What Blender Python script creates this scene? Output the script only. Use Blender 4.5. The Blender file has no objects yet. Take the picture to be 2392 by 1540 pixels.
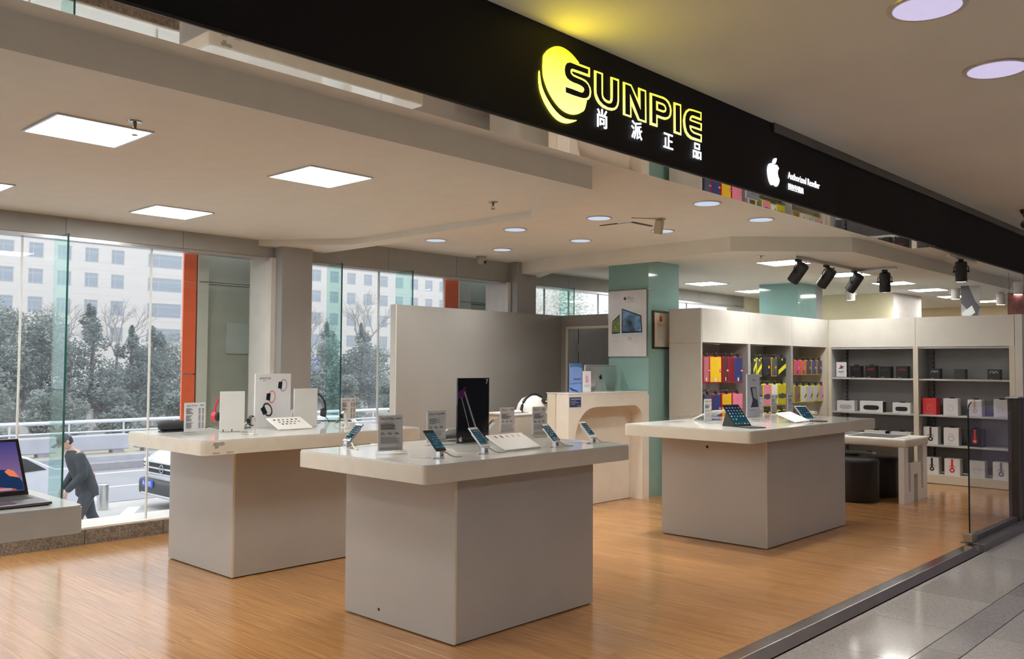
import bpy, bmesh, math, random
from mathutils import Vector, Matrix
random.seed(7)
SC = bpy.context.scene
COL = SC.collection
PI = math.pi
# ------------------------------------------------------------------ camera, world, lights, exposure
cam_d = bpy.data.cameras.new('camera')
cam = bpy.data.objects.new('camera', cam_d)
COL.objects.link(cam)
SC.camera = cam
cam_d.sensor_width = 36.0
cam_d.lens = 2070.59 / 2392 * 36.0
cam_d.clip_start, cam_d.clip_end = 0.05, 600
YAW, PITCH, ROLL = math.radians(46.79), math.radians(2.249), math.radians(0.3684)
fw = Vector((math.sin(YAW)*math.cos(PITCH), math.cos(YAW)*math.cos(PITCH), math.sin(PITCH)))
rt = Vector((math.cos(YAW), -math.sin(YAW), 0))
up = rt.cross(fw)
r2 = rt*math.cos(ROLL) + up*math.sin(ROLL)
u2 = -rt*math.sin(ROLL) + up*math.cos(ROLL)
cam.matrix_world = Matrix(((r2.x, u2.x, -fw.x, 0), (r2.y, u2.y, -fw.y, 0), (r2.z, u2.z, -fw.z, 1.5), (0, 0, 0, 1)))

W = bpy.data.worlds.new('overcast'); SC.world = W
W.use_nodes = True
wn = W.node_tree.nodes; wl = W.node_tree.links
bgn = wn['Background']
SKY_STRENGTH = 1.6
bgn.inputs[1].default_value = SKY_STRENGTH
tcw = wn.new('ShaderNodeTexCoord'); sepw = wn.new('ShaderNodeSeparateXYZ'); rmpw = wn.new('ShaderNodeValToRGB')
wl.new(tcw.outputs['Generated'], sepw.inputs[0]); wl.new(sepw.outputs['Z'], rmpw.inputs[0]); wl.new(rmpw.outputs[0], bgn.inputs[0])
rmpw.color_ramp.elements[0].position = 0.0; rmpw.color_ramp.elements[0].color = (0.80, 0.86, 0.95, 1)
rmpw.color_ramp.elements[1].position = 1.0; rmpw.color_ramp.elements[1].color = (0.98, 1.0, 1.06, 1)

PANEL_E, DOWN_E, MALL_E, SPOT_W = 18.5, 0.52, 0.50, 21.0
DOWN_W, MALL_W = 5.5, 6.5
WARM = (1.0, 0.90, 0.76)
vs = SC.view_settings
vs.view_transform = 'Standard'; vs.look = 'None'; vs.gamma = 1.0; vs.use_curve_mapping = False
vs.exposure = 0.65
cy = SC.cycles
cy.use_denoising = True
try: cy.denoiser = 'OPENIMAGEDENOISE'
except Exception: pass
cy.max_bounces = 7; cy.diffuse_bounces = 4; cy.glossy_bounces = 4; cy.transmission_bounces = 6; cy.transparent_max_bounces = 12
cy.sample_clamp_indirect = 6.0
cy.caustics_reflective = False; cy.caustics_refractive = False

# ------------------------------------------------------------------ materials
MATS = {}
def mat(name, col, rough=0.5, metal=0.0, spec=0.5, var=0.06, vscale=6.0, bump=0.0, bscale=200.0, emit=None, es=0.0, coat=0.0, rnd=0.0):
    if name in MATS: return MATS[name]
    m = bpy.data.materials.new(name); m.use_nodes = True
    n, l = m.node_tree.nodes, m.node_tree.links
    p = n['Principled BSDF']
    p.inputs['Roughness'].default_value = rough
    p.inputs['Metallic'].default_value = metal
    p.inputs['Specular IOR Level'].default_value = spec
    if coat: p.inputs['Coat Weight'].default_value = coat; p.inputs['Coat Roughness'].default_value = 0.05
    tc = n.new('ShaderNodeTexCoord')
    tx = n.new('ShaderNodeTexNoise'); tx.inputs['Scale'].default_value = vscale; tx.inputs['Detail'].default_value = 3
    l.new(tc.outputs['Object'], tx.inputs['Vector'])
    mp = n.new('ShaderNodeMapRange'); mp.inputs[1].default_value = 0.3; mp.inputs[2].default_value = 0.7
    mp.inputs[3].default_value = 1 - var; mp.inputs[4].default_value = 1 + var
    l.new(tx.outputs['Fac'], mp.inputs[0])
    hs = n.new('ShaderNodeHueSaturation'); hs.inputs['Color'].default_value = (*col, 1)
    if rnd:
        oi = n.new('ShaderNodeObjectInfo'); mr = n.new('ShaderNodeMapRange')
        mr.inputs[3].default_value = 1 - rnd; mr.inputs[4].default_value = 1 + rnd
        l.new(oi.outputs['Random'], mr.inputs[0])
        mu = n.new('ShaderNodeMath'); mu.operation = 'MULTIPLY'
        l.new(mp.outputs[0], mu.inputs[0]); l.new(mr.outputs[0], mu.inputs[1]); l.new(mu.outputs[0], hs.inputs['Value'])
    else:
        l.new(mp.outputs[0], hs.inputs['Value'])
    l.new(hs.outputs[0], p.inputs['Base Color'])
    if bump:
        t2 = n.new('ShaderNodeTexNoise'); t2.inputs['Scale'].default_value = bscale
        b = n.new('ShaderNodeBump'); b.inputs['Strength'].default_value = bump; b.inputs['Distance'].default_value = 0.002
        l.new(tc.outputs['Object'], t2.inputs['Vector']); l.new(t2.outputs['Fac'], b.inputs['Height']); l.new(b.outputs[0], p.inputs['Normal'])
    if emit:
        p.inputs['Emission Color'].default_value = (*emit, 1); p.inputs['Emission Strength'].default_value = es
    MATS[name] = m
    return m

def glass_mat(name, tint, f0=0.04, rough=0.0, fmax=0.9):
    """thin architectural glass: tinted straight-through light plus a fresnel mirror"""
    m = bpy.data.materials.new(name); m.use_nodes = True
    n, l = m.node_tree.nodes, m.node_tree.links
    n.remove(n['Principled BSDF']); out = n['Material Output']
    tr = n.new('ShaderNodeBsdfTransparent'); tr.inputs[0].default_value = (*tint, 1)
    gl = n.new('ShaderNodeBsdfGlossy'); gl.inputs['Roughness'].default_value = rough
    lw = n.new('ShaderNodeLayerWeight'); lw.inputs[0].default_value = 0.5
    pw = n.new('ShaderNodeMath'); pw.operation = 'POWER'; pw.inputs[1].default_value = 4.0
    l.new(lw.outputs['Facing'], pw.inputs[0])
    mr = n.new('ShaderNodeMapRange'); mr.inputs[3].default_value = f0; mr.inputs[4].default_value = fmax
    l.new(pw.outputs[0], mr.inputs[0])
    mx = n.new('ShaderNodeMixShader')
    l.new(mr.outputs[0], mx.inputs[0]); l.new(tr.outputs[0], mx.inputs[1]); l.new(gl.outputs[0], mx.inputs[2])
    l.new(mx.outputs[0], out.inputs[0])
    MATS[name] = m
    return m

def emis(name, col, s, zgrad=None):
    m = bpy.data.materials.new(name); m.use_nodes = True
    n, l = m.node_tree.nodes, m.node_tree.links
    n.remove(n['Principled BSDF'])
    e = n.new('ShaderNodeEmission'); e.inputs[0].default_value = (*col, 1); e.inputs[1].default_value = s
    tc = n.new('ShaderNodeTexCoord'); 
    if zgrad:      # LED strips behind the acrylic: denser towards the bottom edge
        sp = n.new('ShaderNodeSeparateXYZ'); rp = n.new('ShaderNodeValToRGB')
        mp = n.new('ShaderNodeMapRange'); mp.inputs[1].default_value = zgrad[0]; mp.inputs[2].default_value = zgrad[1]
        l.new(tc.outputs['Object'], sp.inputs[0]); l.new(sp.outputs['Z'], mp.inputs[0]); l.new(mp.outputs[0], rp.inputs[0])
        rp.color_ramp.elements[0].color = (*zgrad[2], 1); rp.color_ramp.elements[1].color = (*zgrad[3], 1)
        l.new(rp.outputs[0], e.inputs[0])
    else:
        tx = n.new('ShaderNodeTexNoise'); tx.inputs['Scale'].default_value = 30
        mp = n.new('ShaderNodeMapRange'); mp.inputs[3].default_value = s*0.95; mp.inputs[4].default_value = s*1.05
        l.new(tc.outputs['Object'], tx.inputs['Vector']); l.new(tx.outputs['Fac'], mp.inputs[0]); l.new(mp.outputs[0], e.inputs[1])
    l.new(e.outputs[0], n['Material Output'].inputs[0])
    MATS[name] = m
    return m

# plain materials
CEIL = mat('ceiling paint', (0.79, 0.765, 0.69), 0.8, var=0.02)
MCEIL = mat('mall ceiling paint', (0.74, 0.66, 0.55), 0.75, var=0.03, vscale=2)
HEAD = mat('grey aluminium panel', (0.37, 0.365, 0.345), 0.45, var=0.03)
WHITEP = mat('white lacquer', (0.78, 0.75, 0.69), 0.35, var=0.03)
TOPEDGE = mat('cream laminate edge', (0.76, 0.71, 0.60), 0.35, var=0.04, vscale=9)
TOPG = mat('glossy white glass top', (0.80, 0.80, 0.77), 0.06, spec=0.6, var=0.02)
GREYL = mat('grey laminate', (0.46, 0.445, 0.42), 0.45, var=0.03, vscale=3)
PARTW = mat('light grey partition board', (0.355, 0.35, 0.34), 0.6, var=0.03, vscale=2)
DARKSH = mat('dark grey shelf back', (0.33, 0.335, 0.345), 0.6, var=0.03)
MIDSH = mat('mid grey shelf lining', (0.55, 0.56, 0.56), 0.6, var=0.03)
CREAM = mat('cream lacquer', (0.74, 0.69, 0.57), 0.4, var=0.03)
COUNTER = mat('cream counter lacquer', (0.84, 0.80, 0.73), 0.25, var=0.03)
BLACKP = mat('black gloss', (0.012, 0.012, 0.013), 0.25, var=0.1)
BLACKM = mat('black matt', (0.016, 0.016, 0.018), 0.55, var=0.15)
SIGNBLK = mat('black sign board', (0.010, 0.010, 0.012), 0.6, spec=0.25, var=0.2, vscale=3)
STEEL = mat('brushed steel', (0.55, 0.55, 0.56), 0.22, metal=1.0, var=0.08, vscale=12)
STEELD = mat('dark steel', (0.20, 0.19, 0.185), 0.35, metal=0.8, var=0.1)
STEELP = mat('polished steel strip', (0.80, 0.79, 0.82), 0.24, metal=1.0, var=0.08)
ALU = mat('anodised aluminium', (0.62, 0.63, 0.65), 0.32, metal=0.9, var=0.04)
MIRR = mat('tinted mirror', (0.60, 0.59, 0.57), 0.015, metal=1.0, var=0.01)
GREENP = mat('green back-painted glass', (0.27, 0.45, 0.43), 0.08, spec=0.6, var=0.03)
PLASTW = mat('white plastic', (0.82, 0.82, 0.80), 0.35, var=0.02)
PAPER = mat('white paper', (0.80, 0.80, 0.82), 0.6, var=0.02)
INK = mat('grey print', (0.20, 0.20, 0.22), 0.6, var=0.1)
INKL = mat('light grey print', (0.48, 0.48, 0.50), 0.6, var=0.1)
CABLEW = mat('white cable', (0.78, 0.76, 0.68), 0.45, var=0.05)
CABLEB = mat('black cable', (0.02, 0.02, 0.02), 0.5, var=0.1)
LEATH = mat('black leather', (0.013, 0.014, 0.017), 0.38, var=0.2, bump=0.25, bscale=120)
RED = mat('red print', (0.62, 0.03, 0.05), 0.4)
YEL = mat('yellow print', (0.82, 0.52, 0.02), 0.4)
LEMON = mat('lemon card', (0.84, 0.80, 0.02), 0.4)
PINK = mat('pink print', (0.80, 0.24, 0.36), 0.4)
ROSE = mat('pale pink print', (0.74, 0.42, 0.52), 0.4)
MAGEN = mat('magenta print', (0.72, 0.08, 0.32), 0.4)
NAVY = mat('navy print', (0.03, 0.045, 0.17), 0.4)
SLATE = mat('slate print', (0.06, 0.07, 0.08), 0.4)
ORANGEP = mat('orange card', (0.80, 0.36, 0.03), 0.4)
BROWNP = mat('brown print', (0.28, 0.16, 0.12), 0.45)
BROWNF = mat('dark brown frame', (0.045, 0.022, 0.014), 0.35)
GLASSW = glass_mat('clear window glass', (0.975, 0.99, 0.985), 0.022, fmax=0.6)
FING = glass_mat('green glass fin', (0.79, 0.92, 0.89), 0.03, fmax=0.6)
FINE = mat('dark green glass edge', (0.02, 0.10, 0.09), 0.1)
SCREENG = glass_mat('smoked glass screen', (0.94, 0.945, 0.955), 0.03, fmax=0.42)
ACRYL = glass_mat('clear acrylic', (0.985, 0.988, 0.99), 0.018, fmax=0.5)
CASEG = glass_mat('showcase glass', (0.95, 0.95, 0.985), 0.03, fmax=0.6)
E_PANEL = emis('ceiling panel light', (1.0, 0.985, 0.93), PANEL_E)
E_DOWN = emis('downlight lamp', (0.72, 0.82, 1.0), DOWN_E)
E_MALL = emis('mall downlight lamp', (0.82, 0.72, 1.0), MALL_E)
E_YEL = emis('yellow led acrylic', (1, 1, 0.2), 6.5, (0.05, 0.30, (1.0, 0.95, 0.05), (1.0, 0.80, 0.003)))
E_YELL = emis('yellow led letter', (1, 1, 0.2), 0.95, (0.14, 0.28, (1.0, 0.97, 0.30), (1.0, 0.88, 0.05)))
E_WHT = emis('white led acrylic', (0.95, 0.95, 1.0), 0.9)
E_SPOTW = emis('spot lamp face', (1.0, 0.97, 1.0), 10.0)
E_PURP = emis('purple led strip', (0.42, 0.32, 1.0), 5.0)
E_BLUE = emis('blue led strip', (0.25, 0.30, 1.0), 3.0)

def wood_mat():
    m = bpy.data.materials.new('bamboo floorboard'); m.use_nodes = True
    n, l = m.node_tree.nodes, m.node_tree.links
    p = n['Principled BSDF']; p.inputs['Roughness'].default_value = 0.17; p.inputs['Specular IOR Level'].default_value = 0.55
    tc = n.new('ShaderNodeTexCoord'); oi = n.new('ShaderNodeObjectInfo')
    va = n.new('ShaderNodeVectorMath'); va.operation = 'ADD'
    vm = n.new('ShaderNodeVectorMath'); vm.operation = 'SCALE'; vm.inputs[3].default_value = 40
    cmb = n.new('ShaderNodeCombineXYZ'); l.new(oi.outputs['Random'], cmb.inputs[0]); l.new(oi.outputs['Random'], cmb.inputs[1])
    l.new(cmb.outputs[0], vm.inputs[0]); l.new(tc.outputs['Object'], va.inputs[0]); l.new(vm.outputs[0], va.inputs[1])
    mp = n.new('ShaderNodeMapping'); mp.inputs['Scale'].default_value = (70, 2.2, 70)
    l.new(va.outputs[0], mp.inputs[0])
    tx = n.new('ShaderNodeTexNoise'); tx.inputs['Scale'].default_value = 1.0; tx.inputs['Detail'].default_value = 5; tx.inputs['Roughness'].default_value = 0.65
    l.new(mp.outputs[0], tx.inputs['Vector'])
    rp = n.new('ShaderNodeValToRGB')
    rp.color_ramp.elements[0].position = 0.30; rp.color_ramp.elements[0].color = (0.33, 0.150, 0.048, 1)
    rp.color_ramp.elements[1].position = 0.72; rp.color_ramp.elements[1].color = (0.56, 0.290, 0.110, 1)
    l.new(tx.outputs['Fac'], rp.inputs[0])
    hs = n.new('ShaderNodeHueSaturation'); mr = n.new('ShaderNodeMapRange'); mr.inputs[3].default_value = 0.93; mr.inputs[4].default_value = 1.07
    l.new(oi.outputs['Random'], mr.inputs[0]); l.new(mr.outputs[0], hs.inputs['Value']); l.new(rp.outputs[0], hs.inputs['Color'])
    l.new(hs.outputs[0], p.inputs['Base Color'])
    b = n.new('ShaderNodeBump'); b.inputs['Strength'].default_value = 0.06; b.inputs['Distance'].default_value = 0.001
    l.new(tx.outputs['Fac'], b.inputs['Height']); l.new(b.outputs[0], p.inputs['Normal'])
    return m
WOOD = wood_mat()

def granite(name, c1, c2, rough, scale=160):
    m = bpy.data.materials.new(name); m.use_nodes = True
    n, l = m.node_tree.nodes, m.node_tree.links
    p = n['Principled BSDF']; p.inputs['Roughness'].default_value = rough
    tc = n.new('ShaderNodeTexCoord'); oi = n.new('ShaderNodeObjectInfo')
    tx = n.new('ShaderNodeTexVoronoi'); tx.inputs['Scale'].default_value = scale
    t2 = n.new('ShaderNodeTexNoise'); t2.inputs['Scale'].default_value = scale*0.25; t2.inputs['Detail'].default_value = 6
    l.new(tc.outputs['Object'], tx.inputs['Vector']); l.new(tc.outputs['Object'], t2.inputs['Vector'])
    ad = n.new('ShaderNodeMath'); ad.operation = 'MULTIPLY'; l.new(tx.outputs['Distance'], ad.inputs[0]); l.new(t2.outputs['Fac'], ad.inputs[1])
    rp = n.new('ShaderNodeValToRGB'); rp.color_ramp.elements[0].position = 0.08; rp.color_ramp.elements[0].color = (*c1, 1)
    rp.color_ramp.elements[1].position = 0.36; rp.color_ramp.elements[1].color = (*c2, 1)
    l.new(ad.outputs[0], rp.inputs[0])
    hs = n.new('ShaderNodeHueSaturation'); mr = n.new('ShaderNodeMapRange'); mr.inputs[3].default_value = 0.9; mr.inputs[4].default_value = 1.1
    l.new(oi.outputs['Random'], mr.inputs[0]); l.new(mr.outputs[0], hs.inputs['Value']); l.new(rp.outputs[0], hs.inputs['Color'])
    l.new(hs.outputs[0], p.inputs['Base Color'])
    MATS[name] = m
    return m
GRAN = granite('brown granite', (0.12, 0.10, 0.085), (0.33, 0.28, 0.235), 0.5, 90)
TILE = granite('polished grey granite', (0.25, 0.23, 0.215), (0.37, 0.34, 0.315), 0.09)
TILED = granite('polished dark granite', (0.17, 0.16, 0.16), (0.27, 0.25, 0.24), 0.09)

# ------------------------------------------------------------------ mesh helpers
class M:
    def __init__(s): s.bm = bmesh.new()
    def _verts_face(s, vs, faces):
        v = [s.bm.verts.new(c) for c in vs]
        for f in faces:
            try: s.bm.faces.new([v[i] for i in f])
            except ValueError: pass
        return v
    def b(s, x0, x1, y0, y1, z0, z1, bev=0.0, seg=2, rot=None):
        """axis box; rot = (angle, axis, pivot)"""
        c = [(x0,y0,z0),(x1,y0,z0),(x1,y1,z0),(x0,y1,z0),(x0,y0,z1),(x1,y0,z1),(x1,y1,z1),(x0,y1,z1)]
        f = [(3,2,1,0),(4,5,6,7),(0,1,5,4),(1,2,6,5),(2,3,7,6),(3,0,4,7)]
        if bev or rot:
            t = bmesh.new(); v = [t.verts.new(k) for k in c]
            for q in f: t.faces.new([v[i] for i in q])
            if bev: bmesh.ops.bevel(t, geom=t.edges[:], offset=bev, segments=seg, affect='EDGES', profile=0.5)
            if rot: bmesh.ops.rotate(t, verts=t.verts[:], cent=rot[2], matrix=Matrix.Rotation(rot[0], 3, rot[1]))
            s.merge(t)
        else: s._verts_face(c, f)
        return s
    def merge(s, t):
        me = bpy.data.meshes.new('tmp'); t.to_mesh(me); t.free(); s.bm.from_mesh(me); bpy.data.meshes.remove(me)
    def prism(s, pts, a, c, axis='z'):
        """polygon pts extruded from a to c along axis; y: pts=(x,z), x: pts=(y,z), z: pts=(x,y)"""
        def q(p, d): return (p[0],p[1],d) if axis == 'z' else ((p[0],d,p[1]) if axis == 'y' else (d,p[0],p[1]))
        t = bmesh.new()
        A = [t.verts.new(q(p, a)) for p in pts]; B = [t.verts.new(q(p, c)) for p in pts]
        n = len(pts)
        t.faces.new(A); t.faces.new(B[::-1])
        for i in range(n): t.faces.new((A[i], B[i], B[(i+1)%n], A[(i+1)%n]))
        bmesh.ops.recalc_face_normals(t, faces=t.faces[:])
        s.merge(t); return s
    def poly(s, pts):
        s._verts_face(pts, [tuple(range(len(pts)))]); return s
    def cyl(s, p0, p1, r0, r1=None, n=16, cap=True):
        p0, p1 = Vector(p0), Vector(p1); r1 = r0 if r1 is None else r1
        d = (p1-p0).normalized(); a = d.orthogonal().normalized(); e = d.cross(a)
        A = [s.bm.verts.new(p0 + (a*math.cos(t)+e*math.sin(t))*r0) for t in [2*PI*i/n for i in range(n)]]
        B = [s.bm.verts.new(p1 + (a*math.cos(t)+e*math.sin(t))*r1) for t in [2*PI*i/n for i in range(n)]]
        for i in range(n): s.bm.faces.new((A[i], A[(i+1)%n], B[(i+1)%n], B[i]))
        if cap: s.bm.faces.new(A[::-1]); s.bm.faces.new(B)
        return s
    def tube(s, path, r, n=8, closed=False):
        P = [Vector(p) for p in path]; rings = []
        k = len(P)
        for i, p in enumerate(P):
            if closed: d = P[(i+1)%k]-P[i-1]
            else: d = P[min(i+1,k-1)]-P[max(i-1,0)]
            d.normalize()
            ref = Vector((0,0,1)) if abs(d.z) < 0.9 else Vector((1,0,0))
            a = d.cross(ref).normalized(); e = d.cross(a)
            rings.append([s.bm.verts.new(p+(a*math.cos(2*PI*j/n)+e*math.sin(2*PI*j/n))*r) for j in range(n)])
        for i in range(k if closed else k-1):
            A, B = rings[i], rings[(i+1)%k]
            for j in range(n): s.bm.faces.new((A[j], A[(j+1)%n], B[(j+1)%n], B[j]))
        if not closed: s.bm.faces.new(rings[0][::-1]); s.bm.faces.new(rings[-1])
        return s
    def lathe(s, prof, c=(0,0,0), n=24):
        rings = []
        for r, z in prof:
            rings.append([s.bm.verts.new((c[0]+r*math.cos(2*PI*j/n), c[1]+r*math.sin(2*PI*j/n), c[2]+z)) for j in range(n)])
        for A, B in zip(rings, rings[1:]):
            for j in range(n): s.bm.faces.new((A[j], A[(j+1)%n], B[(j+1)%n], B[j]))
        s.bm.faces.new(rings[0][::-1]); s.bm.faces.new(rings[-1]); return s
    def xf(s, mtx): bmesh.ops.transform(s.bm, matrix=mtx, verts=s.bm.verts[:]); return s
    def move(s, x, y, z): return s.xf(Matrix.Translation((x,y,z)))
    def mesh(s, name, smooth=False):
        me = bpy.data.meshes.new(name); s.bm.to_mesh(me); s.bm.free()
        if smooth:
            for p in me.polygons: p.use_smooth = True
            try: me.set_sharp_from_angle(angle=math.radians(38))
            except Exception: pass
        return me

def obj(name, m, mt, parent=None, loc=None, smooth=False, kind=None, label=None):
    me = m.mesh(name, smooth) if isinstance(m, M) else m
    o = bpy.data.objects.new(name, me); COL.objects.link(o)
    if mt and not me.materials: me.materials.append(mt)
    if parent: o.parent = parent
    if loc: o.location = loc
    if kind: o['kind'] = kind
    if label: o['label'] = label
    return o
def struct(name, m, mt, parent=None): return obj(name, m, mt, parent, kind='structure')
def tag(o, label, cat, group=None):
    o['label'] = label; o['category'] = cat
    if group: o['group'] = group
    return o
def thing(name, label, cat, loc=(0,0,0), rz=0.0, group=None):
    o = bpy.data.objects.new(name, None); COL.objects.link(o)
    o.empty_display_size = 0.05
    o.location = loc; o.rotation_euler = (0,0,rz)
    return tag(o, label, cat, group)
def dup(root, loc, rz=None, label=None, group=None):
    def cp(o, par):
        c = o.copy(); COL.objects.link(c); c.parent = par
        for ch in list(o.children): cp(ch, c)
        return c
    c = cp(root, None); c.location = loc
    if rz is not None: c.rotation_euler = (0,0,rz)
    if label: c['label'] = label
    if group: c['group'] = group
    return c
TXT = {}
def text_mesh(body, size, ext=0.0008, bold=0.0, align='LEFT', wide=1.0):
    c = bpy.data.curves.new('t', 'FONT'); c.body = body; c.size = size; c.extrude = ext; c.offset = bold; c.align_x = align; c.resolution_u = 3
    o = bpy.data.objects.new('t', c); me0 = o.to_mesh()
    me = me0.copy(); o.to_mesh_clear(); bpy.data.objects.remove(o); bpy.data.curves.remove(c)
    me.transform(Matrix.Diagonal((wide, 1, 1, 1)) )
    me.materials.clear()
    return me
RX90 = Matrix.Rotation(PI/2, 4, 'X')
def text(name, body, size, mt, parent, loc, face='-y', ext=0.0006, bold=0.0, align='LEFT', wide=1.0, rz=0.0, tilt=None):
    """writing standing upright, read from the -y (or -x) side; tilt leans it back"""
    me = text_mesh(body, size, ext, bold, align, wide)
    mtx = Matrix.Rotation((-PI/2 if face == '-x' else 0.0) + rz, 4, 'Z') @ RX90
    if tilt is not None: mtx = Matrix.Rotation(tilt, 4, 'X')
    me.transform(mtx)
    return obj(name, me, mt, parent, loc)
APPLE_B = [(3875,160),(3888,159),(3897,156),(3903,155),(3913,159),(3922,161),(3934,160),(3945,154),(3953,147),(3944,139),(3939,128),(3940,118),(3945,107),(3953,99),(3958,94),(3954,80),(3944,67),(3935,59),(3929,57),(3918,59),(3908,62),(3899,62),(3890,59),(3884,57),(3874,61),(3862,72),(3853,87),(3847,103),(3845,119),(3846,133),(3852,146),(3863,156)]
APPLE_L = [(3921,192),(3929,192),(3929,184),(3924,174),(3916,165),(3905,159),(3897,162),(3897,170),(3902,179),(3911,188)]
def fruit(m, s, cx, cz, y0, y1):
    """bitten fruit emblem, s = height, drawn in the x-z plane"""
    k = s/0.135
    for P in (APPLE_B, APPLE_L):
        m.prism([(cx+(a/1000-3.902)*k, cz+(b/1000-0.124)*k) for a, b in P], y0, y1, 'y')
    return m
# ================================================================== SETTING
def sempty(name):
    o = bpy.data.objects.new(name, None); COL.objects.link(o); o['kind'] = 'structure'; return o

# ---- shop floor: base slab and bamboo boards laid front to back
fl = struct('floor', M().b(-6, 12.7, 2.37, 7.57, -0.06, -0.012), mat('floor underlay', (0.10, 0.05, 0.02), 0.6))
pm = M().b(-0.0621, 0.0621, -0.5, 0.5, -0.011, 0.0, bev=0.0005, seg=1).mesh('plank'); pm.materials.append(WOOD)
cand = []
L = 1.30
xi = 0
x = 1.0
while x < 12.05:
    off = ((xi*0.53) % 1.0)*L
    y = 2.37 - off
    while y < 7.565:
        a, c = max(y, 2.372), min(y+L, 7.566)
        if c - a > 0.004: cand.append((x+0.0625, a, c))
        y += L
    x += 0.125; xi += 1
cand.sort(key=lambda q: math.hypot(q[0], (q[1]+q[2])/2))
for x, a, c in cand[:300]:
    o = obj('plank', pm, None, fl, (x, (a+c)/2, 0)); o.scale = (1, (c-a)-0.0007, 1)
m = M()
for x, a, c in cand[300:]: m.b(x-0.0617, x+0.0617, a+0.0008, c-0.0008, -0.011, 0)
obj('planking', m, WOOD, fl, kind='stuff')

# ---- mall floor of polished granite tiles, slightly lower
mf = struct('floor', M().b(-8, 26, -9, 2.37, -0.12, -0.062), mat('tile grout', (0.06, 0.055, 0.05), 0.8))
tw = 0.80
near, far = [], []
rows = [(1.724, 2.242, False), (1.532, 1.721, True)] + [(1.529-tw*(k+1), 1.529-tw*k, False) for k in range(13)]
for y1, y0, dark in rows:
    for i in range(-10, 24):
        x0 = 5.65 + i*tw + (0.33 if dark else 0)
        if x0 < -3 or x0 > 23: continue
        (near if (2.6 < x0 < 11 and y0 > 0.6) else far).append((x0, x0+tw, y1, y0, dark))
for x0, x1, y1, y0, dk in near:
    obj('tile', M().b(x0+0.0015, x1-0.0015, y1+0.0015, y0-0.0015, -0.062, -0.05), TILED if dk else TILE, mf)
for dk, mt in ((False, TILE), (True, TILED)):
    m = M()
    for t in far:
        if t[4] == dk: m.b(t[0]+0.0015, t[1]-0.0015, t[2]+0.0015, t[3]-0.0015, -0.062, -0.05)
    obj('tiling', m, mt, mf, kind='stuff')

# ---- stainless threshold
m = M().b(-6, 8.16, 2.285, 2.368, -0.03, 0.001)
th = struct('trim_1', m, mat('worn steel strip', (0.46, 0.45, 0.445), 0.16, metal=1.0, var=0.12, vscale=5))
obj('nosing', M().prism([(2.244,-0.044),(2.283,0.003),(2.29,0.003),(2.29,-0.044)], -6, 8.2, 'x'), STEELP, th)
struct('trim_2', M().b(8.2, 14, 2.236, 2.43, -0.07, 0.012, bev=0.004), STEELD)

# ---- ceilings
cl = M()
cl.b(-6, 24, 2.12, 7.6, 2.77, 2.86)
FL = [[(-6,3.5),(4.47,3.5),(4.36,3.84),(-6,3.84)], [(4.47,3.5),(5.27,4.38),(5.03,4.53),(4.36,3.84)],
      [(5.27,4.38),(5.27,6.82),(5.06,6.82),(5.03,4.53)], [(5.27,6.82),(5.27,7.6),(4.52,7.6),(5.06,6.82)]]
for q in FL: cl.prism(q, 2.625, 2.775)
cl.prism([(-6,3.8),(4.4,3.8),(5.1,4.5),(5.1,6.83),(4.55,7.6),(-6,7.6)], 2.68, 2.775)
FR = [[(24,3.5),(8.59,3.5),(8.9,4.2),(24,4.2)], [(8.59,3.5),(7.79,4.38),(8.07,4.95),(8.9,4.2)],
      [(7.79,4.38),(7.84,5.9),(8.07,6.8),(8.07,4.95)], [(7.84,5.9),(8.12,7.6),(8.6,7.6),(8.07,6.8)]]
for q in FR: cl.prism(q, 2.625, 2.775)
cl.prism([(24,4.15),(8.85,4.15),(8.03,4.9),(8.03,6.85),(8.55,7.6),(24,7.6)], 2.70, 2.775)
ceil = struct('ceiling', cl, CEIL)
struct('ceiling', M().b(-8, 26, -9, 1.972, 2.66, 2.78), MCEIL)
# square service hatch in the shop ceiling, one edge sagging
t = thing('ceiling_hatch', 'square access hatch in the ceiling with dark gaps along two edges', 'hatch', (6.58, 4.75, 2.77))
obj('hatch_panel', M().b(-0.16, 0.16, -0.16, 0.16, -0.006, -0.001, rot=(0.02,'X',(0,0,0))), CEIL, t)
obj('gap', M().b(-0.19, -0.163, -0.02, 0.17, -0.004, -0.0005).b(-0.16, 0.15, -0.185, -0.163, -0.004, -0.0005), BLACKM, t)

# ---- back (street) wall: kerb stones, header panels, columns, glazing
kb = struct('baseboard_back', M().b(-6, 14, 7.60, 7.95, -1.6, 0.118), mat('concrete', (0.34, 0.33, 0.32), 0.8))
for k in range(22):
    x0 = 2.29 + (k-6)*0.665
    obj('stone', M().b(x0+0.0015, x0+0.6635, 7.57, 7.60, -0.012, 0.122, bev=0.003, seg=1), GRAN, kb)
obj('window_ledge', M().b(-6, 14, 7.575, 7.98, 0.118, 0.136), WHITEP, kb)
hd = struct('wall_back', M().b(-6, 14, 7.62, 7.95, 2.53, 2.9), HEAD)
J = [-3.3,-2.3,-1.3,-0.25,0.75,1.75,2.756,3.76,5.03,6.11,7.13,8.15,9.2,10.3,11.4,12.5,13.6]
for a, c in zip(J, J[1:]):
    obj('panel', M().b(a+0.002, c-0.002, 7.60, 7.62, 2.525, 2.79), HEAD, hd)
obj('window_head', M().b(-6, 14, 7.60, 7.72, 2.495, 2.522), ALU, hd)
def column(x0, x1):
    c = struct('trim_3' if x0 < 6 else 'trim_4', M().b(x0, x1, 7.45, 7.95, -0.01, 2.80), PARTW)
    obj('return_panel', M().b(x0-0.05, x0, 7.56, 7.95, 0.12, 2.52), WHITEP, c)
column(4.69, 5.03); column(8.02, 8.37)
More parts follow.
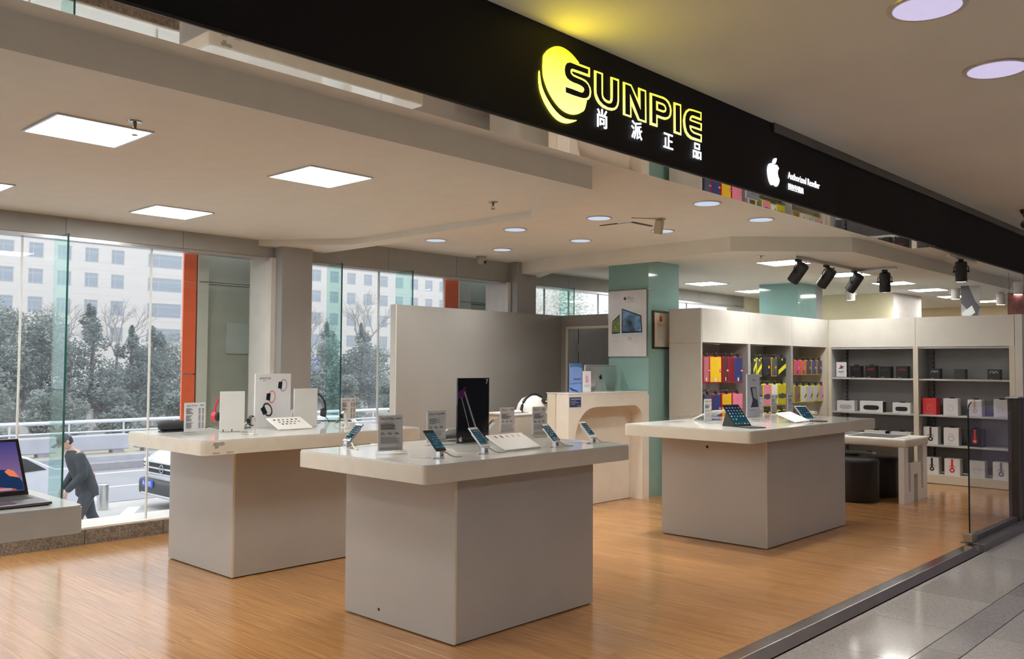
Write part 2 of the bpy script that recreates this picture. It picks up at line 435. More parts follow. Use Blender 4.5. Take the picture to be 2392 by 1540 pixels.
def window(n, x0, x1, joints, fins):
    w = sempty('window_%d' % n)
    xs = [x0] + joints + [x1]
    for a, c in zip(xs, xs[1:]):
        obj('pane', M().b(a+0.004, c-0.004, 7.64, 7.652, 0.137, 2.515), GLASSW, w)
    for a in joints:
        obj('joint_strip', M().b(a-0.006, a+0.006, 7.632, 7.655, 0.137, 2.515), mat('silicone joint', (0.72,0.72,0.68), 0.5), w)
    for a, dep in fins:
        f = obj('glass_fin', M().b(a-0.007, a+0.007, 7.635-dep, 7.635, 0.137, 2.515), FING, w)
        obj('fin_edge', M().b(a-0.0075, a+0.0075, 7.635-dep-0.004, 7.635-dep, 0.137, 2.515), FINE, f)
    return w
window(1, -5, 4.63, [-1.2, 0.3, 1.4, 2.445, 3.493], [(0.9, 0.27), (2.69, 0.27)])
window(2, 5.03, 7.97, [6.014, 6.97], [(5.34, 0.25), (6.25, 0.28)])
window(3, 8.37, 14, [8.75, 9.25, 9.9, 10.3, 11.2, 12.2], [(9.05, 0.25), (10.9, 0.25)])

# ---- enclosing walls of the mall and the neighbouring units (mostly outside the frame)
WPALE = mat('pale wall paint', (0.70, 0.66, 0.54), 0.7, var=0.02)
WMALL = mat('mall wall cladding', (0.50, 0.46, 0.42), 0.5, var=0.04)
struct('wall_left', M().b(-6.15, -6, 1.9, 7.95, -0.1, 2.9), WPALE)
struct('wall_front', M().b(-8, 26, -9.15, -9, -0.1, 2.9), WMALL)
struct('wall_left', M().b(-8.15, -8, -9, 2.2, -0.1, 2.9), WMALL)
struct('wall_right', M().b(24, 24.15, -9, 7.95, -0.1, 2.9), WPALE)
struct('floor', M().b(12.7, 26, 2.25, 7.95, -0.1, -0.05), TILE)
cb = struct('wall_right', M().b(14.6, 15.9, 5.3, 7.6, -0.05, 2.77), mat('cream wall paint', (0.80, 0.74, 0.50), 0.6, var=0.02))
obj('end_panel', M().b(14.602, 15.9, 5.285, 5.3, -0.05, 2.77), mat('pinkish white panel', (0.74, 0.68, 0.64), 0.5), cb)
struct('wall_right', M().b(19.0, 19.2, 4.6, 7.9, -0.05, 2.77), mat('peach wall paint', (0.80, 0.66, 0.46), 0.6, var=0.02))
struct('wall_back', M().b(14, 24, 7.6, 7.95, -0.05, 2.77), WPALE)

# ---- green glass-clad pillars
def pillar(x0, x1, y0, y1, z1, n, lab):
    p = struct('trim_%d' % n, M().b(x0+0.012, x1, y0+0.012, y1, -0.01, z1), PARTW)
    obj('panel', M().b(x0, x0+0.012, y0+0.0122, y1, 0, z1-0.002), GREENP, p, label='green glass panel facing left')
    xm = x0+0.6 if x1-x0 > 0.7 else x1
    obj('panel', M().b(x0, xm, y0, y0+0.012, 0, z1-0.002), GREENP, p, label='green glass panel facing the shop front')
    return p
pillar(8.42, 9.05, 5.775, 6.34, 2.77, 5, '')
pillar(12.05, 12.9, 5.70, 6.30, 2.77, 6, '')

# ---- free-standing partitions around the stock room, with a doorway
p = struct('wall_partition', M().b(6.03, 8.86, 7.35, 7.44, 0, 2.13), PARTW)
obj('end_cap', M().b(6.018, 6.03, 7.35, 7.44, 0, 2.132), WHITEP, p)
m = M().b(8.75, 8.85, 7.24, 7.35, 0, 2.13).b(8.75, 8.85, 6.34, 7.24, 1.96, 2.13)
struct('wall_stockroom', m, PARTW)
struct('door_1', M().b(8.735, 8.75, 7.235, 7.262, 0, 1.97).b(8.735, 8.75, 6.36, 7.262, 1.955, 1.985), WHITEP)
struct('wall_stockroom', M().b(9.75, 9.83, 5.75, 7.44, 0, 2.1).b(8.85, 9.75, 7.35, 7.44, 0, 2.1), mat('stock room board', (0.33, 0.33, 0.33), 0.7, var=0.03))
SG = {}
SG['DISC'] = [(2242,253),(2253,266),(2265,278),(2290,294),(2314,303),(2339,306),(2368,303),(2394,295),(2417,284),(2432,272),(2394,265),(2369,242),(2375,213),(2421,201),(2461,191),(2467,169),(2476,149),(2473,135),(2463,112),(2444,99),(2421,88),(2395,82),(2363,82),(2331,90),(2300,107),(2272,131),(2254,155),(2241,182),(2238,209),(2239,234)]
SG['CRES'] = [(2220,195),(2217,176),(2218,154),(2224,128),(2236,107),(2254,85),(2279,64),(2307,49),(2335,43),(2363,44),(2389,51),(2408,59),(2420,66),(2395,62),(2376,60),(2351,60),(2322,67),(2294,81),(2269,100),(2248,121),(2233,144),(2225,170)]
SG['S_O'] = [(2432,272),(2495,273),(2495,239),(2450,238),(2401,237),(2393,234),(2393,230),(2401,226),(2421,225),(2450,224),(2470,222),(2486,214),(2498,202),(2503,186),(2499,168),(2489,156),(2476,149),(2428,148),(2350,147),(2350,176),(2391,188),(2362,199),(2345,216),(2346,241),(2362,259),(2381,267)]
SG['S_I'] = [(2483,264),(2440,263),(2401,263),(2381,263),(2365,257),(2356,246),(2353,234),(2353,226),(2356,214),(2366,204),(2382,199),(2401,197),(2427,197),(2447,195),(2459,191),(2462,184),(2457,176),(2449,171),(2437,170),(2395,171),(2358,170),(2359,152),(2401,151),(2441,152),(2461,154),(2478,160),(2488,170),(2491,183),(2489,196),(2481,207),(2467,213),(2450,216),(2414,217),(2398,218),(2386,223),(2382,230),(2383,238),(2391,244),(2401,245),(2437,246),(2482,247)]
SG['U_O'] = [(2521,271),(2572,272),(2572,193),(2577,184),(2588,179),(2602,177),(2613,178),(2619,182),(2621,191),(2620,271),(2671,273),(2671,189),(2667,173),(2658,160),(2645,151),(2627,145),(2599,143),(2570,145),(2546,155),(2532,167),(2524,180),(2522,195)]
SG['U_I'] = [(2533,264),(2560,264),(2561,193),(2565,179),(2576,170),(2592,166),(2609,167),(2624,173),(2631,185),(2632,198),(2632,264),(2659,263),(2659,189),(2654,172),(2644,161),(2629,155),(2602,152),(2574,156),(2553,165),(2541,178),(2534,189),(2533,202)]
SG['N_O'] = [(2698,271),(2750,272),(2797,221),(2797,272),(2848,272),(2851,145),(2797,144),(2750,198),(2751,145),(2699,145)]
SG['N_I'] = [(2710,264),(2743,264),(2811,184),(2809,263),(2837,264),(2838,151),(2804,151),(2738,237),(2740,151),(2711,151)]
SG['P_O'] = [(2875,270),(2969,274),(2991,271),(3009,264),(3022,250),(3028,232),(3025,213),(3016,200),(3000,190),(2982,184),(2961,183),(2927,183),(2928,144),(2875,143)]
SG['P_I'] = [(2889,262),(2961,264),(2982,262),(3000,253),(3011,238),(3013,224),(3009,209),(2998,199),(2982,194),(2961,192),(2915,192),(2915,154),(2890,154)]
SG['P_C'] = [(2914,245),(2961,246),(2976,243),(2985,234),(2986,224),(2980,215),(2969,210),(2956,209),(2915,209)]
SG['P_D'] = [(2926,236),(2956,237),(2969,234),(2974,226),(2972,221),(2965,218),(2952,217),(2927,217)]
SG['I_O'] = [(3045,270),(3099,272),(3100,144),(3046,144)]
SG['I_I'] = [(3057,261),(3087,263),(3088,152),(3058,153)]
SG['E_O'] = [(3257,273),(3189,271),(3160,268),(3137,255),(3122,234),(3116,210),(3119,185),(3129,164),(3148,150),(3174,143),(3259,145),(3259,178),(3198,178),(3179,183),(3173,193),(3259,194),(3260,226),(3179,225),(3174,228),(3181,235),(3193,237),(3257,238)]
SG['E_I'] = [(3245,265),(3189,263),(3160,259),(3141,246),(3131,228),(3129,210),(3133,188),(3143,169),(3160,159),(3181,154),(3246,154),(3246,169),(3191,169),(3169,176),(3160,188),(3159,198),(3169,200),(3246,201),(3246,218),(3167,217),(3159,220),(3162,231),(3172,241),(3189,246),(3245,246)]
# ================================================================== SIGN FASCIA
SY = 1.968
t = thing('shop_sign', 'long black illuminated fascia sign with yellow sun logo across the shop front', 'sign', (0, SY, 2.30))
def LP(pts): return [(a/1000, b/1000) for a, b in pts]
def smooth_outline(pts, k=4):
    out = []; n = len(pts)
    for i in range(n):
        p0, p1, p2, p3 = pts[i-1], pts[i], pts[(i+1) % n], pts[(i+2) % n]
        for j in range(k):
            t_ = j/k
            out.append(tuple(0.5*(2*p1[d]+(p2[d]-p0[d])*t_+(2*p0[d]-5*p1[d]+4*p2[d]-p3[d])*t_**2+(3*p1[d]-p0[d]-3*p2[d]+p3[d])*t_**3) for d in (0, 1)))
    return out
m = M().b(-4.5, 6.2, 0, 0.152, 0.004, 0.36)
m.b(6.2, 16, 0, 0.03, 0, 0.36)
obj('sign_board', m, SIGNBLK, t)
obj('mirror_soffit', M().b(-4.5, 6.2, 0.004, 0.152, 0, 0.004), MIRR, t, label='mirrored underside of the sign board')
obj('edge_strip', M().b(-4.5, 6.2, -0.002, 0.004, -0.002, 0.006), BLACKP, t)
obj('seam', M().b(4.60, 4.604, -0.001, 0.001, 0.02, 0.34), BLACKP, t)
obj('top_trim', M().b(3.9, 16, -0.012, 0.0, 0.315, 0.36), STEELD, t)
d = obj('sun_disc', M().prism(smooth_outline(LP(SG['DISC'])), -0.0025, 0, 'y'), E_YEL, t, label='glowing yellow sun disc')
obj('crescent', M().prism(smooth_outline(LP(SG['CRES'])), -0.0025, 0, 'y'), E_YEL, t, label='thin glowing yellow crescent under the disc')
for ch in 'SUNPIE':
    l = obj('letter', M().prism(LP(SG[ch+'_O']), -0.003, 0, 'y'), E_YELL, t, label='yellow outlined letter ' + ch)
    obj('letter_face', M().prism(LP(SG[ch+'_I']), -0.0045, -0.0005, 'y'), SIGNBLK, l)
    if ch == 'P':
        obj('counter_outline', M().prism(LP(SG['P_C']), -0.0055, -0.001, 'y'), E_YELL, l)
        obj('counter_face', M().prism(LP(SG['P_D']), -0.007, -0.0015, 'y'), SIGNBLK, l)
for ch, x in zip('尚派正品', (2.526, 2.744, 2.962, 3.179)):
    o = text('character', ch, 0.074, E_WHT, t, (x, -0.006, 0.073), ext=0.0015, bold=0.0009)
    o['label'] = 'white lit character ' + ch
g = obj('fruit_emblem', fruit(M(), 0.136, 3.902, 0.125, -0.008, 0), E_WHT, t, label='white lit bitten fruit emblem')
text('lettering', 'Authorized Reseller', 0.0475, E_WHT, t, (4.054, -0.004, 0.118), ext=0.001, bold=0.0004, wide=0.93)['label'] = 'white lit line of Latin lettering'
text('lettering', '授权经销商', 0.0345, E_WHT, t, (4.053, -0.004, 0.066), ext=0.001, bold=0.0003)['label'] = 'small white lit line of Chinese characters'

# ================================================================== CEILING FITTINGS
def panel_light(x, y, z, label, s=0.45):
    t = thing('panel_light', label, 'ceiling light', (x, y, z), 0, 'square ceiling panel lights')
    h = s/2
    m = M().b(-h-0.012, h+0.012, -h-0.012, -h, -0.008, 0.0).b(-h-0.012, h+0.012, h, h+0.012, -0.008, 0.0)
    m.b(-h-0.012, -h, -h, h, -0.008, 0.0).b(h, h+0.012, -h, h, -0.008, 0.0)
    obj('frame', m, ALU, t)
    obj('diffuser', M().b(-h, h, -h, h, -0.005, -0.001), E_PANEL, t)
    return t
panel_light(1.785, 4.66, 2.68, 'largest square panel light, top left near a sprinkler')
panel_light(3.225, 4.70, 2.68, 'square panel light in the middle of the left ceiling recess')
panel_light(3.215, 6.70, 2.68, 'square panel light near the street windows at left')
RL = [(9.62, 4.72, 'square panel light just behind the left black track spotlight'), (11.36, 4.70, 'square panel light behind the middle track spotlights'),
      (11.36, 6.78, 'square panel light just right of the tall green pillar'), (13.0, 4.70, 'square panel light right of the four track spotlights'),
      (14.45, 4.70, 'second square panel light right of the track spotlights'), (13.0, 6.88, 'square panel light hiding behind the far green pillar'),
      (16.1, 4.80, 'farthest small panel light near the hanging banner')]
for x, y, lab in RL: panel_light(x, y, 2.70, lab)
for x, y, w_ in ((1.78, 6.7, 'cut by the left photo edge near the windows'), (0.3, 4.7, 'first beyond the left photo edge, front row'), (-1.2, 4.7, 'second beyond the left photo edge, front row'), (0.3, 6.7, 'beyond the left photo edge by the windows')):
    panel_light(x, y, 2.68, 'square panel light ' + w_)
for x, y, w_ in ((17.6, 4.7, 'just past the small one at the hanging banner'), (17.6, 6.9, 'behind the cream wall block'), (21, 5, 'beyond the peach wall far away')):
    panel_light(x, y, 2.70, 'far panel light ' + w_)
def downlight(x, y, z, label, E, r=0.10, grp='round downlights in the shop ceiling'):
    t = thing('downlight', label, 'ceiling light', (x, y, z), 0, grp)
    m = M(); n = 28
    prof = [(r*1.16, 0), (r*1.14, -0.006), (r, -0.006), (r*0.96, 0.0), (r*0.8, -0.0005)]
    m.lathe(prof, (0,0,0), n)
    obj('trim_ring', m, mat('downlight rim', (0.62, 0.56, 0.48), 0.35, metal=0.4), t, smooth=True)
    obj('lamp', M().lathe([(r*0.98, -0.0072), (r*0.6, -0.0095), (0.001, -0.0105)], (0,0,0), n), E, t, smooth=True)
    ld = bpy.data.lights.new('downlight', 'AREA'); ld.shape = 'DISK'; ld.size = r*1.8; ld.energy = MALL_W if E is E_MALL else DOWN_W
    ld.color = (0.95, 0.96, 1.0) if E is E_MALL else (1.0, 0.97, 0.88); ld.spread = 2.1
    lo = bpy.data.objects.new('lamp_beam', ld); COL.objects.link(lo); lo.parent = t; lo.location = (0, 0, -0.014)
    return t
for i, y in enumerate((3.61, 4.67, 5.66, 6.77)):
    o4 = ('nearest the shop sign', 'second from the shop sign', 'third from the shop sign', 'farthest from the shop sign')[i]
    downlight(6.06, y, 2.77, 'round downlight in the left of two rows, ' + o4, E_DOWN)
    if i < 4: downlight(7.04, y if i else 3.66, 2.77, 'round downlight in the right of two rows, ' + o4, E_DOWN)
downlight(2.957, 0.955, 2.66, 'large round downlight cut by the top photo edge, pinkish', E_MALL, 0.105, 'round downlights in the mall ceiling')
downlight(3.76, 0.96, 2.66, 'large round downlight in the dark mall ceiling at right', E_MALL, 0.105, 'round downlights in the mall ceiling')
for k in range(-4, 2):  # row extended out of view, added to light the mall
    downlight(2.957-0.8*(2-k), 0.955, 2.66, 'unseen added mall downlight beyond the top photo edge, %s before the pinkish one' % ('sixth','fifth','fourth','third','second','first')[k+4], E_MALL, 0.105, 'round downlights in the mall ceiling')
for k, x in enumerate((5.4, 7.0, 8.6, 10.2)):  # unseen lamps put in to brighten the right faces of the tables
    downlight(x, 0.955, 2.66, 'unseen added mall downlight beyond the right photo edge, %s in line' % ('first','second','third','fourth')[k], E_MALL, 0.105, 'round downlights in the mall ceiling')
for k, x in enumerate((-1, 1.5, 4, 6.5, 9, 11.5)):  # second unseen row, added for more light from the mall side
    downlight(x, -2.4, 2.66, 'unseen added mall downlight behind the camera, %s from the left' % ('first','second','third','fourth','fifth','sixth')[k], E_MALL, 0.105, 'round downlights in the mall ceiling')
def sprinkler(x, y, z, label, down=0.05):
    t = thing('sprinkler', label, 'sprinkler', (x, y, z), 0, 'ceiling sprinklers')
    obj('escutcheon', M().lathe([(0.036, 0), (0.034, -0.006), (0.012, -0.008)], n=20), mat('chrome plate', (0.5,0.48,0.45), 0.2, metal=0.9), t, smooth=True)
    m = M().cyl((0,0,-0.006), (0,0,-down*0.55), 0.010, 0.007, 10)
    m.tube([(0.008,0,-down*0.5), (0.013,0,-down*0.72), (0.004,0,-down*0.95)], 0.0018, 6).tube([(-0.008,0,-down*0.5), (-0.013,0,-down*0.72), (-0.004,0,-down*0.95)], 0.0018, 6)
    m.cyl((0,0,-down*0.95), (0,0,-down), 0.015, n=12)
    obj('sprinkler_head', m, mat('bronze', (0.22, 0.16, 0.10), 0.4, metal=0.6), t)
sprinkler(1.868, 4.303, 2.68, 'sprinkler with round plate beside the largest panel light', 0.07)
sprinkler(4.567, 4.486, 2.68, 'lone bronze sprinkler on the left ceiling tray', 0.055)
sprinkler(8.30, 4.32, 2.625, 'tiny sprinkler on the right ceiling tray before the spotlights', 0.03)
t = thing('dome_camera', 'small grey dome camera over the second window', 'camera', (7.34, 7.40, 2.77))
obj('mount', M().lathe([(0.062, 0), (0.060, -0.018), (0.05, -0.025)], n=20), PARTW, t, smooth=True)
m = M(); m.lathe([(0.05, -0.02), (0.052, -0.045), (0.042, -0.075), (0.02, -0.094), (0.002, -0.098)], n=20)
obj('dome', m, mat('camera shell', (0.42,0.38,0.34), 0.3), t, smooth=True)
obj('lens', M().cyl((0.012,-0.030,-0.062), (0.022,-0.055,-0.075), 0.016, n=14), BLACKP, t)
t = thing('motion_sensor', 'beige box-shaped motion sensor on a ceiling bracket', 'sensor', (6.45, 4.29, 2.77))
SENS = mat('beige plastic', (0.50, 0.43, 0.31), 0.45)
obj('bracket', M().cyl((0,0,0), (0,0,-0.012), 0.035, n=16).b(-0.012, 0.012, -0.012, 0.012, -0.09, -0.01), SENS, t)
obj('housing', M().b(-0.06, -0.012, -0.035, 0.035, -0.14, -0.02, bev=0.008, rot=(0.18,'X',(0,0,-0.06))), SENS, t, label='flat beige sensor housing')
obj('conduit', M().tube([(-0.22,0.16,-0.004), (-0.1,0.07,-0.004), (0,0,-0.006)], 0.004), SENS, t)
t = thing('security_camera', 'small bullet camera on the mall ceiling at the right photo edge', 'camera', (7.30, 1.68, 2.66))
obj('mount', M().cyl((0,0,0), (0,0,-0.03), 0.045, 0.035, 16).cyl((0,0,-0.03), (0,0,-0.10), 0.012, n=10), STEELD, t)
obj('body', M().cyl((0.05,0.02,-0.10), (-0.08,-0.03,-0.115), 0.033, n=18), STEELD, t)
obj('lens', M().cyl((-0.08,-0.03,-0.115), (-0.086,-0.032,-0.116), 0.024, n=16), BLACKP, t)
obj('cable', M().tube([(0.05,0.02,-0.09), (0.08,0.03,0.0-0.05), (0.06,0.05,-0.002)], 0.004), CABLEB, t)

# track with black spotlights
t = thing('light_track', 'L-shaped grey lighting track under the right ceiling tray', 'light track', (8.55, 4.07, 2.625))
obj('rail', M().b(0, 1.68, -0.018, 0.018, -0.03, 0, bev=0.003, seg=1), ALU, t)
obj('rail', M().b(1.62, 1.656, -0.42, -0.02, -0.03, 0, bev=0.003, seg=1), ALU, t)
obj('end_cap', M().b(-0.02, 0, -0.018, 0.018, -0.03, 0), PLASTW, t)
def spotlight(x, y, z, label, aim, body=BLACKM, grp='black track spotlights', lit=True, L=0.215, r=0.06):
    """aim: unit-ish vector the lamp points along"""
    t = thing('spotlight', label, 'spotlight', (x, y, z), 0, grp)
    a = Vector(aim).normalized(); piv = Vector((0,0,-0.14)); side = a.cross(Vector((0,0,1))).normalized()
    obj('adapter', M().b(-0.045, 0.045, -0.018, 0.018, -0.028, 0.0, bev=0.003, seg=1).cyl((0,0,-0.028), (0,0,-0.045), 0.014, n=10), body, t)
    yk = M()
    w = r+0.012
    pts = [piv-side*w, piv-side*w*1.02+Vector((0,0,0.05)), piv-side*w*0.55+Vector((0,0,0.088)), Vector((0,0,-0.045)), piv+side*w*0.55+Vector((0,0,0.088)), piv+side*w*1.02+Vector((0,0,0.05)), piv+side*w]
    yk.tube(pts, 0.0055, 6)
    obj('yoke', yk, body, t)
    obj('knob', M().cyl(piv-side*(w+0.012), piv-side*(r-0.005), 0.011, n=10).cyl(piv+side*(r-0.005), piv+side*(w+0.012), 0.011, n=10), body, t)
    b0, b1 = piv-a*L*0.5, piv+a*L*0.5
    obj('lamp_body', M().cyl(b0, b0+a*0.012, r*0.86, r, 22).cyl(b0+a*0.012, b1, r, n=22), body, t, smooth=True)
    obj('lamp_face', M().cyl(b1, b1+a*0.002, r*0.84, n=20), E_SPOTW, t)
    obj('cable', M().tube([b0+a*0.01, b0-a*0.03+side*0.02, Vector((0.01,0.01,-0.05)), Vector((0.02,0,-0.025))], 0.004, 6), body, t)
    if lit:
        ld = bpy.data.lights.new('spot', 'SPOT'); ld.energy = SPOT_W; ld.spot_size = 1.25; ld.spot_blend = 0.9; ld.color = (1.0, 0.97, 0.88); ld.shadow_soft_size = 0.03
        lo = bpy.data.objects.new('lamp_beam', ld); COL.objects.link(lo); lo.parent = t
        lo.location = b1 + a*0.02; lo.rotation_euler = a.to_track_quat('-Z', 'Y').to_euler()
    return t
spotlight(8.62, 4.07, 2.597, 'black track spotlight, leftmost of the row of four', (0.10, 0.64, -0.76))
spotlight(9.30, 4.07, 2.597, 'black track spotlight, second from left on the track', (0.12, 0.64, -0.76))
spotlight(10.05, 4.07, 2.597, 'black track spotlight, third from left on the track', (0.16, 0.62, -0.77))
spotlight(10.19, 3.78, 2.597, 'black track spotlight on the short leg of the track, hanging upright', (0.22, 0.08, -0.95))
t = thing('light_track', 'short grey lighting track on the pale soffit behind the sign', 'light track', (10.6, 3.20, 2.77))
obj('rail', M().b(-0.1, 0.9, -0.018, 0.018, -0.03, 0, bev=0.003, seg=1), ALU, t)
spotlight(10.96, 3.20, 2.742, 'single black spotlight hanging right of the others under the sign', (0.15, 0.05, -1), L=0.23, r=0.062)
WSP = mat('white lamp housing', (0.75, 0.70, 0.66), 0.4)
for x, y, z, lab in ((12.9, 5.28, 2.70, 'white cylinder spotlight above the speaker shelf'), (13.6, 4.05, 2.70, 'white cylinder spotlight left of the tablet banner'),
                     (13.2, 3.15, 2.70, 'large white cylinder spotlight near the right photo edge'), (14.6, 3.72, 2.66, 'pinkish white spotlight between the two banners')):
    spotlight(x, y, z, lab, (0.05, 0.02, -1), WSP, 'white spotlights', lit=False, L=0.17)

# hanging banners and other far things of the neighbouring unit
t = thing('hanging_banner', 'grey hanging banner printed with a silver tablet', 'banner', (13.2, 3.62, 2.15), 0, 'hanging banners')
obj('sheet', M().b(-0.004, 0.004, 0, 0.24, 0, 0.50), mat('banner grey', (0.60, 0.58, 0.58), 0.5), t)
obj('print', M().prism([(0.05,0.0),(0.24,0.24),(0.24,0.50),(0.15,0.50),(0.06,0.26),(0.0,0.18)], -0.006, -0.004, 'x'), mat('banner print dark', (0.16,0.16,0.19), 0.45), t)
obj('print', M().prism([(0.06,0.10),(0.20,0.0),(0.23,0.10),(0.10,0.20)], -0.0075, -0.006, 'x'), ALU, t)
obj('cord', M().cyl((0,0.03,0.5), (0,0.03,0.55), 0.002, n=6).cyl((0,0.21,0.5), (0,0.21,0.55), 0.002, n=6), CABLEB, t)
t = thing('hanging_banner', 'dark red hanging banner at the right photo edge', 'banner', (13.2, 3.07, 2.15), 0, 'hanging banners')
obj('sheet', M().b(-0.004, 0.004, 0, 0.21, 0.02, 0.35), mat('banner red brown', (0.22, 0.07, 0.06), 0.5, var=0.4, vscale=9), t)
obj('cord', M().cyl((0,0.02,0.35), (0,0.02,0.62), 0.002, n=6).cyl((0,0.19,0.35), (0,0.19,0.62), 0.002, n=6), CABLEB, t)
t = thing('slim_lamp', 'slim upright lamp tube glowing behind the back wall unit', 'lamp', (14.45, 5.18, 0))
obj('post', M().cyl((0,0,0), (0,0,2.27), 0.02, n=12), PLASTW, t)
obj('bulb', M().cyl((0,0,2.27), (0,0,2.36), 0.035, n=14), E_SPOTW, t)

# ================================================================== DISPLAY TABLES
def table(name_lab, x0, x1, y0, y1, px0, px1, py0, py1, chips=()):
    t = thing('display_table', name_lab, 'table', ((px0+px1)/2, (py0+py1)/2, 0), 0, 'white-topped display tables')
    ox, oy = t.location.x, t.location.y
    def bx(a,c,d,e,f,g, **k): return M().b(a-ox, c-ox, d-oy, e-oy, f, g, **k)
    # plan with rounded corners
    r = 0.035
    def rr(a, c, d, e, r):
        P = []
        for cx, cy_, s in ((c-r, d+r, -PI/2), (c-r, e-r, 0), (a+r, e-r, PI/2), (a+r, d+r, PI)):
            for k in range(6): P.append((cx+r*math.cos(s+k*PI/10)-ox, cy_+r*math.sin(s+k*PI/10)-oy))
        return P
    obj('tabletop', M().prism(rr(x0, x1, y0, y1, r), 0.887, 0.9775), TOPEDGE, t, smooth=True)
    obj('glass_top', M().prism(rr(x0+0.003, x1-0.003, y0+0.003, y1-0.003, r), 0.9775, 0.985), TOPG, t, smooth=True)
    obj('base', bx(px0+0.012, px1-0.012, py0+0.012, py1-0.012, 0.004, 0.887), BLACKM, t, label='dark plinth core')
    obj('base_panel', bx(px0, px1-0.012, py0, py0+0.012, 0.008, 0.887), GREYL, t)
    obj('base_panel', bx(px1-0.012, px1, py0, py1, 0.008, 0.887), GREYL, t)
    obj('base_panel', bx(px0, px0+0.012, py0+0.0125, py1, 0.008, 0.887), GREYL, t)
    obj('base_panel', bx(px0+0.012, px1-0.012, py1-0.012, py1, 0.008, 0.887), GREYL, t)
    obj('corner_edge', bx(px0-0.0015, px0+0.016, py0-0.0015, py0, 0.008, 0.887), CREAM, t, label='pale corner strip')
    for side, u, v, rad in chips:
        m = M()
        if side == 'x': m.cyl((px0-0.0012-ox, u-oy, v), (px0+0.002-ox, u-oy, v), rad, n=14)
        obj('cable_hole', m, BLACKM, t)
    return t
TM = table('white display table with phones, in the centre foreground', 2.985, 4.748, 3.394, 4.54, 3.268, 4.461, 3.48, 4.443, [('x', 4.115, 0.075, 0.009)])
TR = table('longest white display table with tablets, in front of the shelves', 6.375, 8.925, 3.41, 4.633, 6.745, 8.312, 3.472, 4.482, [('x', 4.02, 0.80, 0.013)])
TL = table('white display table with watches and a chipped corner, beside the window', 2.856, 4.74, 5.453, 6.59, 3.197, 4.39, 5.655, 6.597)
# paint chips on the window table's edge
chip = mat('bare board', (0.42, 0.37, 0.32), 0.7)
ox, oy = TL.location.x, TL.location.y
for k, (a, c, f, g) in enumerate([(2.93, 3.02, 0.945, 0.972), (2.945, 2.975, 0.928, 0.95), (2.93, 2.985, 0.892, 0.905), (3.03, 3.085, 0.895, 0.905)]):
    pts = [(a-ox+ (c-a)*u, f+(g-f)*v) for u, v in ((0,0.2),(0.2,0),(0.5,0.15),(0.8,0.05),(1,0.5),(0.85,1),(0.4,0.9),(0.1,1))]
    obj('paint_chip', M().prism(pts, 5.4522-oy, 5.4535-oy, 'y'), chip, TL)

# ================================================================== ITEMS ON THE TABLES
ZT = 0.985
def card(x, y, rz, label, w=0.15, h=0.205, title='', lines=2, base=True, z=ZT, lift=0.015, paper=PAPER, grp='price cards in acrylic stands'):
    """printed sheet in an upright clear acrylic stand; front faces -y"""
    t = thing('price_card', label, 'price card', (x, y, z), rz, grp)
    if base: obj('stand_base', M().b(-w/2-0.012, w/2+0.012, -0.028, 0.028, 0, lift, bev=0.002, seg=1), ACRYL, t)
    obj('sleeve', M().b(-w/2-0.003, w/2+0.003, -0.004, 0.004, lift if base else 0, lift+h+0.006), ACRYL, t)
    obj('sheet', M().b(-w/2, w/2, -0.0015, 0.0015, lift+0.004, lift+h), paper, t)
    top = lift+h
    if title:
        text('title', title, 0.016, INK, t, (-w/2+0.012, -0.0052, top-0.025))
        fruit_o = M(); fruit_o.b(w/2-0.045, w/2-0.012, -0.0055, -0.0046, top-0.022, top-0.016); obj('mark', fruit_o, INK, t)
    rnd = random.Random(int(x*1000))
    if lines == 2:      # spec sheet: bullets, three prices, small print
        m = M()
        for k in range(5): m.b(-w/2+0.014, -w/2+0.03+rnd.uniform(0.02, 0.085), -0.0055, -0.0046, top-0.052-k*0.0075, top-0.0485-k*0.0075)
        for k in range(3):
            m.b(-w/2+0.014+k*0.043, -w/2+0.034+k*0.043, -0.0055, -0.0046, top-0.101, top-0.0975)
            m.b(-w/2+0.014+k*0.043, -w/2+0.040+k*0.043, -0.0055, -0.0046, top-0.109, top-0.104)
        obj('print', m, INK, t)
        m = M()
        for k in range(6): m.b(-w/2+0.014, w/2-0.012-rnd.uniform(0, 0.03), -0.0055, -0.0046, top-0.128-k*0.006, top-0.1255-k*0.006)
        for k in range(3): m.b(-w/2+0.008, w/2-0.008, -0.0055, -0.0046, top-h+0.010+k*0.005, top-h+0.0125+k*0.005)
        obj('small_print', m, INKL, t)
    elif lines == 3:    # price list with two columns at the right
        m = M()
        for k in range(17):
            if k in (5, 11): continue
            z0 = top-0.045-k*0.0085
            m.b(-w/2+0.012, -w/2+0.03+rnd.uniform(0.005, 0.04), -0.0055, -0.0046, z0, z0+0.005)
            m.b(w/2-0.055, w/2-0.040, -0.0055, -0.0046, z0, z0+0.004)
            m.b(w/2-0.027, w/2-0.012, -0.0055, -0.0046, z0, z0+0.004)
        obj('print', m, INK, t)
    return t
card(3.225, 3.975, math.radians(-16), 'price card nearest the left end of the phone table', title='iPhone 7 Plus')
card(3.80, 4.225, math.radians(-4), 'price card directly left of the black poster stand', title='iPhone 7 Plus', h=0.20)
card(4.735, 4.49, 0.0, 'price card right of the black poster, behind the sloped plate', title='iPhone 7', h=0.185)
card(4.735-0.0, 4.178, 0.0, 'price card at the right end of the phone table', title='iPhone 7', h=0.20, w=0.145)
card(3.10, 6.035, math.radians(4), 'list of prices beside the black speaker on the window table', w=0.165, h=0.21, title='Apple Watch', lines=3)
card(4.79, 6.50, 0.0, 'list of prices at the far right end of the window table', w=0.16, h=0.19, title='Apple Watch', lines=3)
card(7.015, 4.175, 0.0, 'price card nearest the left end of the tablet table', w=0.125, h=0.20, title='iPad Pro')
